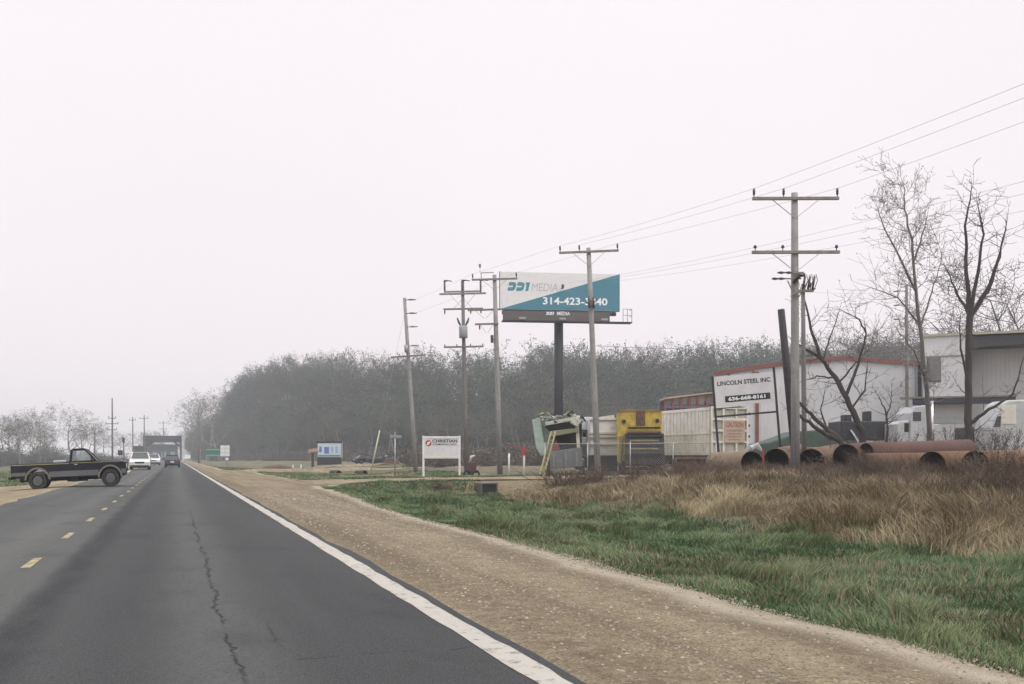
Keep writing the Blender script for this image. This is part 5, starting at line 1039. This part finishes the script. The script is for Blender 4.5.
# white roll-off bins between pole and yellow truck
d = 64; p = at(604, d); t = thing('roll_off_container', 'white ribbed roll-off container between the billboard pole and yellow truck', 'container', p, -TH); z = lambda py: zl(py, d, t); X_ = lambda px: (px - 604) * d / 1000
MB().box((X_(590), 0, z(455)), (X_(620), 5, z(419))).build('body', TRW, t, .02); b = MB()
for py in (419, 433, 436.5, 444, 454): b.box((X_(589.5), -.12, z(py) - .07), (X_(620), -.003, z(py) + .07))
b.build('rib', TRC, t, .01); MB().prism([(X_(597), z(417.5)), (X_(614), z(415)), (X_(614), z(419)), (X_(597), z(419))], -.1, 2).build('tarp', TRC, t, .02); MB().box((X_(592), .3, 0), (X_(618), 4.6, z(456))).build('skid', UND, t)
# the mint-green crushed truck with grey tailgate
MINT = M('mint_paint', (.33, .41, .37), .6, .15, 2, grime=.5); CRM = M('mangled_white', (.50, .50, .43), .65, .2, 3, grime=.6, gc=(.12, .11, .07)); GRT = M('tailgate_grey', (.15, .155, .165), .6, .2, 2, grime=.5); YG = M('yellow_green_beam', (.22, .235, .13), .6, .15, 3, grime=.5)
d = 60; p = at(563, d); t = thing('scrapped_truck', 'crushed mint-green and white truck body with a dark open hopper and grey tailgate', 'truck', p, -TH - .05); X_ = lambda px: (px - 563) * d / 1000; z = lambda py: zl(py, d, t)
b = MB(); b.prism([(X_(532), z(420)), (X_(540), z(417)), (X_(546), z(455)), (X_(541), z(456)), (X_(536), z(448))], 0, .5); b.build('side_panel', MINT, t, .04)
b = MB(); b.prism([(X_(540), z(422)), (X_(552), z(434)), (X_(552), z(452)), (X_(546), z(455))], .2, 1.5); b.build('torn_side', M('torn_mint', (.14, .19, .16), .7, .25, 3, grime=.6), t)
MB().box((X_(545), .5, z(452)), (X_(582), 5, z(421))).build('hopper', HOP, t, .03)
b = MB(); b.prism([(X_(550), z(437)), (X_(579), z(432)), (X_(578), z(428)), (X_(552), z(431))], -.25, .5); b.build('cross_beam', YG, t, .03)
random.seed(31)
for i in range(30):
    x0 = X_(538 + i * 1.33); zz = z(416.8 + random.uniform(-2.5, 4.5)); b = MB(); b.tube([(x0, random.uniform(-.2, .3), zz), (x0 + random.uniform(.1, .4), random.uniform(-.3, .3), zz + random.uniform(-.15, .25)), (x0 + random.uniform(.4, .75), random.uniform(-.2, .4), zz + random.uniform(-.2, .15))], [.05, random.uniform(.04, .13), .03], 5, True, False); b.build('crumpled_piece', random.choice((CRM, CRM, MINT, YG, HOP, GRT)), t)
b = MB(); b.bar((X_(545), -.1, z(424)), (X_(579), -.05, z(418)), .25, .22); b.bar((X_(572), -.15, z(420)), (X_(579), -.1, z(424)), .5, .45); b.build('bent_rail', CRM, t, .03)
b = MB(); b.prism([(X_(549), z(452)), (X_(581), z(447)), (X_(583), z(466)), (X_(551), z(470))], -.4, -.1); b.build('tailgate', GRT, t, .03)
for x in (554, 566, 577): b = MB(); b.bar((X_(x), -.45, z(466)), (X_(x - .5), -.45, z(452)), .12, .1); b.build('tailgate_rib', M('rib_grey', (.21, .215, .22), .6, .15, 3), t)
b = MB(); b.bar((X_(579), 0, z(455)), (X_(577), 0, z(425)), .18, .2); b.build('corner_post', CRM, t); b = MB(); b.prism([(X_(551), z(452)), (X_(556), z(440)), (X_(560), z(449))], -.12, .4); b.build('red_scrap', M('red_scrap', (.22, .04, .035), .6, .2, 3, grime=.4), t)
for s in (545, 580): b = MB(); b.tube([(X_(s), 1, .5), (X_(s) + .3, 1, .5)], .5, 18); b.build('wheel', RUB, t)
# grey-white truck with slotted side behind it
d = 66; p = at(588, d); t = thing('stripped_truck', 'stripped grey-white truck with a slotted side behind the crushed truck', 'truck', p, -TH); X_ = lambda px: (px - 588) * d / 1000; z = lambda py: zl(py, d, t)
MB().box((X_(577), 0, z(430)), (X_(599), 3, z(417))).build('box', M('pale_blue_box', (.46, .48, .51), .5, .08, 2, grime=.3), t, .04); b = MB(); b.box((X_(576), .2, z(446)), (X_(599), 3, z(430))); b.build('cab', GREYB, t, .04)
for x in (583, 588.5): MB().box((X_(x), .1, z(441)), (X_(x + 3), .21, z(432))).build('slot', UND, t)
b = MB(); b.box((X_(578), .3, .3), (X_(598), 3, z(446))); b.build('chassis', GRT, t, .03)
for x in (580, 592): MB().tube([(X_(x), .1, .55), (X_(x), .5, .55)], .5, 18).build('wheel', RUB, t)
for i, (px, py) in enumerate(((584, 441), (590, 452), (596, 462), (582, 462))): MB().cbox((X_(px), .0, z(py)), (.35, .2, .5)).build('bright_fitting', CRM, t, .06)
# ladder leaning on the scrapped truck
t = thing('ladder', 'yellow-green ladder leaning on the crushed mint truck', 'ladder', at(539, 57.2), -TH); z = lambda py: zl(py, 57.2, t); X_ = lambda px: (px - 539) * .0572
LAD = M('ladder_fibreglass', (.32, .29, .15), .5, .1, 4)
for a, b_ in ((X_(539.5), X_(552)), (X_(543.5), X_(556.5))): MB().bar((a, -.2, 0), (b_, 1.1, z(431)), .07, .10).build('rail', LAD, t)
b = MB()
for i in range(1, 10): q = i / 10; b.bar((X_(539.5 + 12.5 * q), -.2 + 1.3 * q, z(431) * q), (X_(543.5 + 13 * q), -.2 + 1.3 * q, z(431) * q), .035, .035)
b.build('rungs', LAD, t); t.children[-1].name = 'rung'
# orange-and-white work clutter behind the sign
t = thing('farm_implement', 'small reddish machine with pale fittings right of the white business sign', 'machine', at(471.5, 62), -TH); t.scale = (.85, .85, .9); b = MB(); b.box((-.3, -.3, .35), (.35, .4, 1.2)); b.build('body', M('maroon_machine', (.075, .03, .032), .6, .2, 3, grime=.5), t, .06)
for s in (-.28, .32): MB().ring((s, -.35, .32), .16, .32, -.06, .06, 18).build('wheel', RUB, t, .02)
MB().tube([(-.1, 0, 1.2), (0, 0, 1.55), (.25, 0, 1.62)], [.1, .12, .06], 10).build('hopper', CRM, t); MB().bar((.2, -.3, .3), (.55, -.4, .9), .08, .06).build('handle', CRM, t)
# chain-link fence
FEN = M('fence_wire', (.30, .31, .31), .5, .15, 6, .4); P0, P1 = at(545, 57.6), at(716, 57.2); L = (P1 - P0).length; rz = math.atan2(P1.y - P0.y, P1.x - P0.x)
t = thing('chain_link_fence', 'chain-link fence in front of the scrapped trucks', 'fence', P0, rz); zo = lambda u: Hs(P0.x + (P1.x - P0.x) * u / L, P0.y + (P1.y - P0.y) * u / L) - P0.z
for i in range(5): u = L * i / 4; MB().tube([(u, 0, zo(u) - .2), (u, 0, zo(u) + 1.95)], .035, 8).build('post', STL, t)
MB().tube([(0, 0, zo(0) + 1.85), (L, 0, zo(L) + 1.85)], .024, 6).build('top_rail', STL, t); b = MB(); u = -1.8
while u < L:
    a0, a1 = max(u, 0), min(u + 1.8, L)
    b.bar((a0, -.02, .03 + (a0 - u)), (a1, -.02, .03 + (a1 - u)), .007, .007); b.bar((a0, -.02, 1.83 - (a0 - u)), (a1, -.02, 1.83 - (a1 - u)), .007, .007); u += .14
b.build('mesh', FEN, t, 0, False)
# --- pipes
INR = M('pipe_bore_shade', (.022, .014, .012), .95, .3, 3)  # shade inside the pipes painted on as near-black inner faces
def pipe(label, p, q, r, m, wall=.02, n=30, group='rusty pipes stacked along the yard'):
    """hollow pipe between two points, both ends open"""
    p, q = Vector(p), Vector(q); r *= .94; p.z -= .09; q.z -= .09; t = thing('steel_pipe', label, 'pipe', p, 0, group); D = q - p; Ld = D.length; ax = D.normalized(); u = ax.cross(Vector((0, 0, 1))).normalized(); v = u.cross(ax)
    b = MB(); base = 0
    for rr, e0, e1 in ((r, 0, 1), (r - wall, 0, 1)):
        for e_ in (0, .33, .66, 1):
            for j in range(n): a = 2 * math.pi * j / n; b.v.append(tuple(ax * Ld * e_ + (u * math.cos(a) + v * math.sin(a)) * rr))
    for s_, o_ in ((0, 0), (1, 4 * n)):
        for k_ in range(3):
            for j in range(n):
                a = o_ + k_ * n + j; c = o_ + k_ * n + (j + 1) % n; f = [a, c, c + n, a + n]; b.f.append(f if s_ == 0 else f[::-1]); b.sm.append(True)
    for k_ in (0, 3):
        for j in range(n): a = k_ * n + j; c = k_ * n + (j + 1) % n; f = [a, a + 4 * n, c + 4 * n, c]; b.f.append(f if k_ == 0 else f[::-1]); b.sm.append(False)
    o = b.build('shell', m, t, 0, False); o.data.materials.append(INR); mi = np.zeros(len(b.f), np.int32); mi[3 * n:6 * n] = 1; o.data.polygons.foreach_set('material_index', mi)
    b = MB(); c0 = ax * Ld * .72; b.poly([c0 + (u * math.cos(6.2832 * j / 24) + v * math.sin(6.2832 * j / 24)) * (r - wall) for j in range(24)]); b.build('light_stop_disc', UND, t)  # dark disc added in the bore to stop light from the far end
    return t
def rust(name, a, c2, c3):
    k = NT(name); k.rough(.88); n1 = k.noise(1.1, 7, .68); n2 = k.noise(7, 6, .7); n3 = k.noise(30, 3, .7); c = k.mix(k.rng(n1, .38, .62), a, c2); c = k.mix(k.rng(n2, .52, .7), c, c3); c = k.mix(k.rng(n3, .5, .75, 0, .4), c, (.05, .03, .025)); k.color(c); k.bump(n3, .4, .01); return k.m
OR_ = rust('orange_rust', (.185, .092, .042), (.125, .066, .036), (.075, .045, .034)); MR = rust('maroon_rust', (.085, .045, .038), (.115, .055, .042), (.05, .032, .03)); TN = rust('tan_rust', (.24, .185, .125), (.19, .13, .085), (.12, .075, .05)); BR = rust('brown_rust', (.14, .085, .055), (.17, .11, .07), (.085, .052, .04))
def Pp(px, py, d): return at(px, d, ZZ(py, d))
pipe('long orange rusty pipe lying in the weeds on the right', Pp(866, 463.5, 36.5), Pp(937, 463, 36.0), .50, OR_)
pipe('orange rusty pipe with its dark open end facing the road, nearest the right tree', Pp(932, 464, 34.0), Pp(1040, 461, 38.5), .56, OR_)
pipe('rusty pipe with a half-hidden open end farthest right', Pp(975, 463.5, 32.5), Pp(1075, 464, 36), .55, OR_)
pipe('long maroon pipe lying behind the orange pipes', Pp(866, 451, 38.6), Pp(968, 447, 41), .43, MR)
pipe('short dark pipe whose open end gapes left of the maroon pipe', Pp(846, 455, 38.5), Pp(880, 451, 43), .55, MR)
pipe('brown pipe end lying low to the right of the grey pole', Pp(811, 460, 43), Pp(842, 453, 49), .62, BR)
pipe('dark brown pipe end just left of the black leaning post', Pp(776, 459, 44), Pp(800, 453, 51), .60, BR)
pipe('tan rusty pipe with its open end facing right under the company sign', Pp(752, 461, 44), Pp(727, 461.5, 46.5), .58, TN)
pipe('pale tan pipe stub behind the left end of the tan pipe', Pp(733, 461, 46.4), Pp(716, 461, 49), .56, TN)
t = thing('red_marker', 'small red upright marker stuck between the tan and brown pipes', 'marker', at(764, 43.4), -TH); MB().bar((0, 0, 0), (-.05, 0, zl(449, 43.4, t)), .12, .06).build('stake', RED, t)
# rust trough at the left
p = at(700, 51); t = thing('steel_trough', 'long rust-red steel trough left of the tan pipe', 'trough', p, -TH); z = lambda py: zl(py, 51, t); b = MB(); b.prism([(-1.15, 0), (-1.2, z(459)), (1.15, z(457)), (1.2, 0)], 0, 1.2); b.build('side', MR, t, .03); b = MB(); b.box((-1.25, -.06, z(459.5)), (1.2, .04, z(457))); b.build('rim', BR, t, .01)
# --- things parked behind the pipes
GRN = M('dark_green_tarp', (.05, .075, .062), .8, .25, 1.2); d = 66; p = at(808, d); t = thing('covered_load', 'low load under a dark green tarp in front of the red-trimmed building', 'tarp', p, -TH); X_ = lambda px: (px - 808) * d / 1000; z = lambda py: zl(py, d, t)
b = MB(); b.prism([(X_(752), 0), (X_(752), z(444)), (X_(770), z(442)), (X_(788), z(436)), (X_(800), z(431)), (X_(830), z(429)), (X_(858), z(431)), (X_(866), z(440)), (X_(866), 0)], 0, 4); b.build('tarp', GRN, t, .12); MB().box((X_(790), -.05, .2), (X_(845), -.01, z(447))).build('skirt_board', M('timber_edge', (.30, .22, .12), .8, .2, 3), t)
NAVT = M('dark_machine', (.022, .022, .03), .6, .3, 2, grime=.4); d = 58; p = at(870, d); t = thing('flatbed_truck', 'dark flatbed truck with two stacks standing behind the leaning tree', 'truck', p, -TH); X_ = lambda px: (px - 870) * d / 1000; z = lambda py: zl(py, d, t)
MB().box((X_(841), 0, z(440)), (X_(898), 2.4, z(421))).build('body', NAVT, t, .06); MB().box((X_(846), .2, z(421)), (X_(853), 1, z(414.5))).build('stack_box', NAVT, t, .03); MB().box((X_(868), .2, z(421)), (X_(873), 1, z(411))).build('stack_box', NAVT, t, .03); MB().box((X_(899), .1, z(423)), (X_(902), .4, z(413))).build('exhaust', NAVT, t)
for x in (848, 868, 888): MB().tube([(X_(x), -.05, .5), (X_(x), .4, .5)], .5, 18).build('wheel', RUB, t)
b = MB(); b.bar((X_(850), -.1, z(430)), (X_(858), -.12, z(442)), .14, .1); b.build('bright_strut', CHR, t)
SEM = M('semi_white', (.42, .425, .435), .35, .06, 2, grime=.2); d = 56; p = at(920, d); t = thing('semi_truck', 'white semi truck cab half hidden by the slender tree', 'truck', p, -TH); X_ = lambda px: (px - 920) * d / 1000; z = lambda py: zl(py, d, t)
b = MB(); b.prism([(X_(898), .9), (X_(898), z(424)), (X_(901), z(421)), (X_(911), z(420)), (X_(911), .9)], .1, 2.2); b.build('hood', SEM, t, .08); b = MB(); b.prism([(X_(909), .9), (X_(911), z(413)), (X_(916), z(406)), (X_(928), z(405)), (X_(934), z(408)), (X_(934), .9)], 0, 2.3); b.build('cab', SEM, t, .06)
MB().box((X_(905), .09, z(432)), (X_(909.5), .13, z(423))).build('vent', UND, t); MB().box((X_(913), -.02, z(421)), (X_(921), .01, z(412))).build('side_window', GLD, t); MB().box((X_(934), .2, .9), (X_(941), 2.2, z(424))).build('sleeper', SEM, t, .05); MB().tube([(X_(931), -.15, 1), (X_(931), -.15, z(401))], .08, 10).build('exhaust', CHR, t)
for x in (903, 928): MB().tube([(X_(x), -.1, .5), (X_(x), .35, .5)], .5, 18).build('wheel', RUB, t, .03)
d = 60; p = at(985, d); t = thing('skid_machine', 'dark boxy machine standing right of the thick-trunked tree', 'machine', p, -TH); X_ = lambda px: (px - 985) * d / 1000; z = lambda py: zl(py, d, t); MB().box((X_(969), 0, .4), (X_(993), 2, z(427))).build('body', NAVT, t, .08); MB().box((X_(973), -.05, z(443)), (X_(988), .01, z(432))).build('grille', UND, t); MB().box((X_(967), .2, z(447)), (X_(996), 1.8, z(441))).build('skirt', HOP, t, .05)
for x in (975, 990): MB().tube([(X_(x), -.1, .45), (X_(x), .35, .45)], .45, 18).build('wheel', RUB, t)
d = 56; p = at(1008, d); t = thing('box_van', 'pale grey-white van with a black wheel at the right edge', 'van', p, -TH); X_ = lambda px: (px - 1008) * d / 1000; z = lambda py: zl(py, d, t)
b = MB(); b.prism([(X_(992), .7), (X_(991), z(428)), (X_(996), z(416)), (X_(1003), z(404)), (X_(1010), z(400)), (X_(1060), z(399)), (X_(1060), .7)], 0, 2.1); b.build('body', M('pale_van', (.40, .41, .41), .4, .08, 2, grime=.3), t, .08); MB().box((X_(1001), -.03, z(424)), (X_(1016), .0, z(405))).build('side_window', M('cream_side', (.55, .53, .46), .5, .08, 2), t, .01); MB().prism([(X_(993.5), z(427)), (X_(997), z(416.5)), (X_(1001), z(416)), (X_(1000), z(427))], -.012, -.002).build('windshield', GLD, t)
for x in (1006, 1050): b = MB(); b.tube([(X_(x), -.1, .46), (X_(x), .4, .46)], .46, 20); b.build('wheel', RUB, t, .03)
for px, d, lb in ((752, 62, 'round white fuel drum by the company sign, left one'), (838, 56, 'white bent panel lying left of the dark flatbed truck')):
    t = thing('scrap_metal', lb.replace('round white fuel drum by the company sign, left one', 'small crumpled white panel lying under the company sign'), 'scrap', at(px, d), -TH); zz = zl(446, d, t); b = MB(); b.tube([(-.6, 0, zz - .5), (-.1, -.1, zz - .1), (.3, 0, zz), (.6, .1, zz - .3)], [.05, .22, .25, .1], 8, True, False); b.build('sheet', SEM, t); MB().box((-.5, 0, 0), (.5, .4, zz - .4)).build('base', UND, t)
# junk vehicles in the far row
for i, (px, d, rz, pt, lb) in enumerate(((354, 150, .3, DC, 'leftmost dark junked car in the row below the bluff'), (367, 147, -.25, M('dull_black', (.02, .02, .022), .5, .2, 3), 'middle black junked car in the row below the bluff'), (381, 149, .15, M('dull_brown', (.05, .035, .03), .5, .2, 3), 'rightmost dark brown junked car with a white windshield'))):
    c = car('junk_car', lb, 'junk car', px, d, 4.2, 1.7, 1.4, pt, rz, False, False, Hs(*XY(px, d)))
t = thing('scrap_heap', 'low heap of dark scrap right of the junked cars', 'scrap', at(392, 146), -TH); random.seed(2)
for i in range(9): MB().bar((random.uniform(-1, 1), random.uniform(-.5, .5), 0), (random.uniform(-1, 1), random.uniform(-.5, .5), random.uniform(.6, 1.9)), .18, .12).build('beam', random.choice((RUST, NAVT, HOP)), t)
b = MB(); b.prism([(-1.4, -.1), (-.9, .7), (0, .95), (.8, .6), (1.4, -.1)], -.8, .8); b.build('heap', RUST, t, .1)
t = thing('dirt_heap', 'low brown dirt heap in the grass by the farther driveway', 'dirt heap', at(277, 103), 0); b = MB()
b.tube([(-2.2, 0, -.1), (-1.2, .2, .25), (.2, -.1, .38), (1.4, .1, .2), (2.2, 0, -.1)], [.1, .35, .45, .35, .1], 10); b.build('heap', M('heap_dirt', (.12, .085, .06), .95, .3, 3, bump=.6), t)
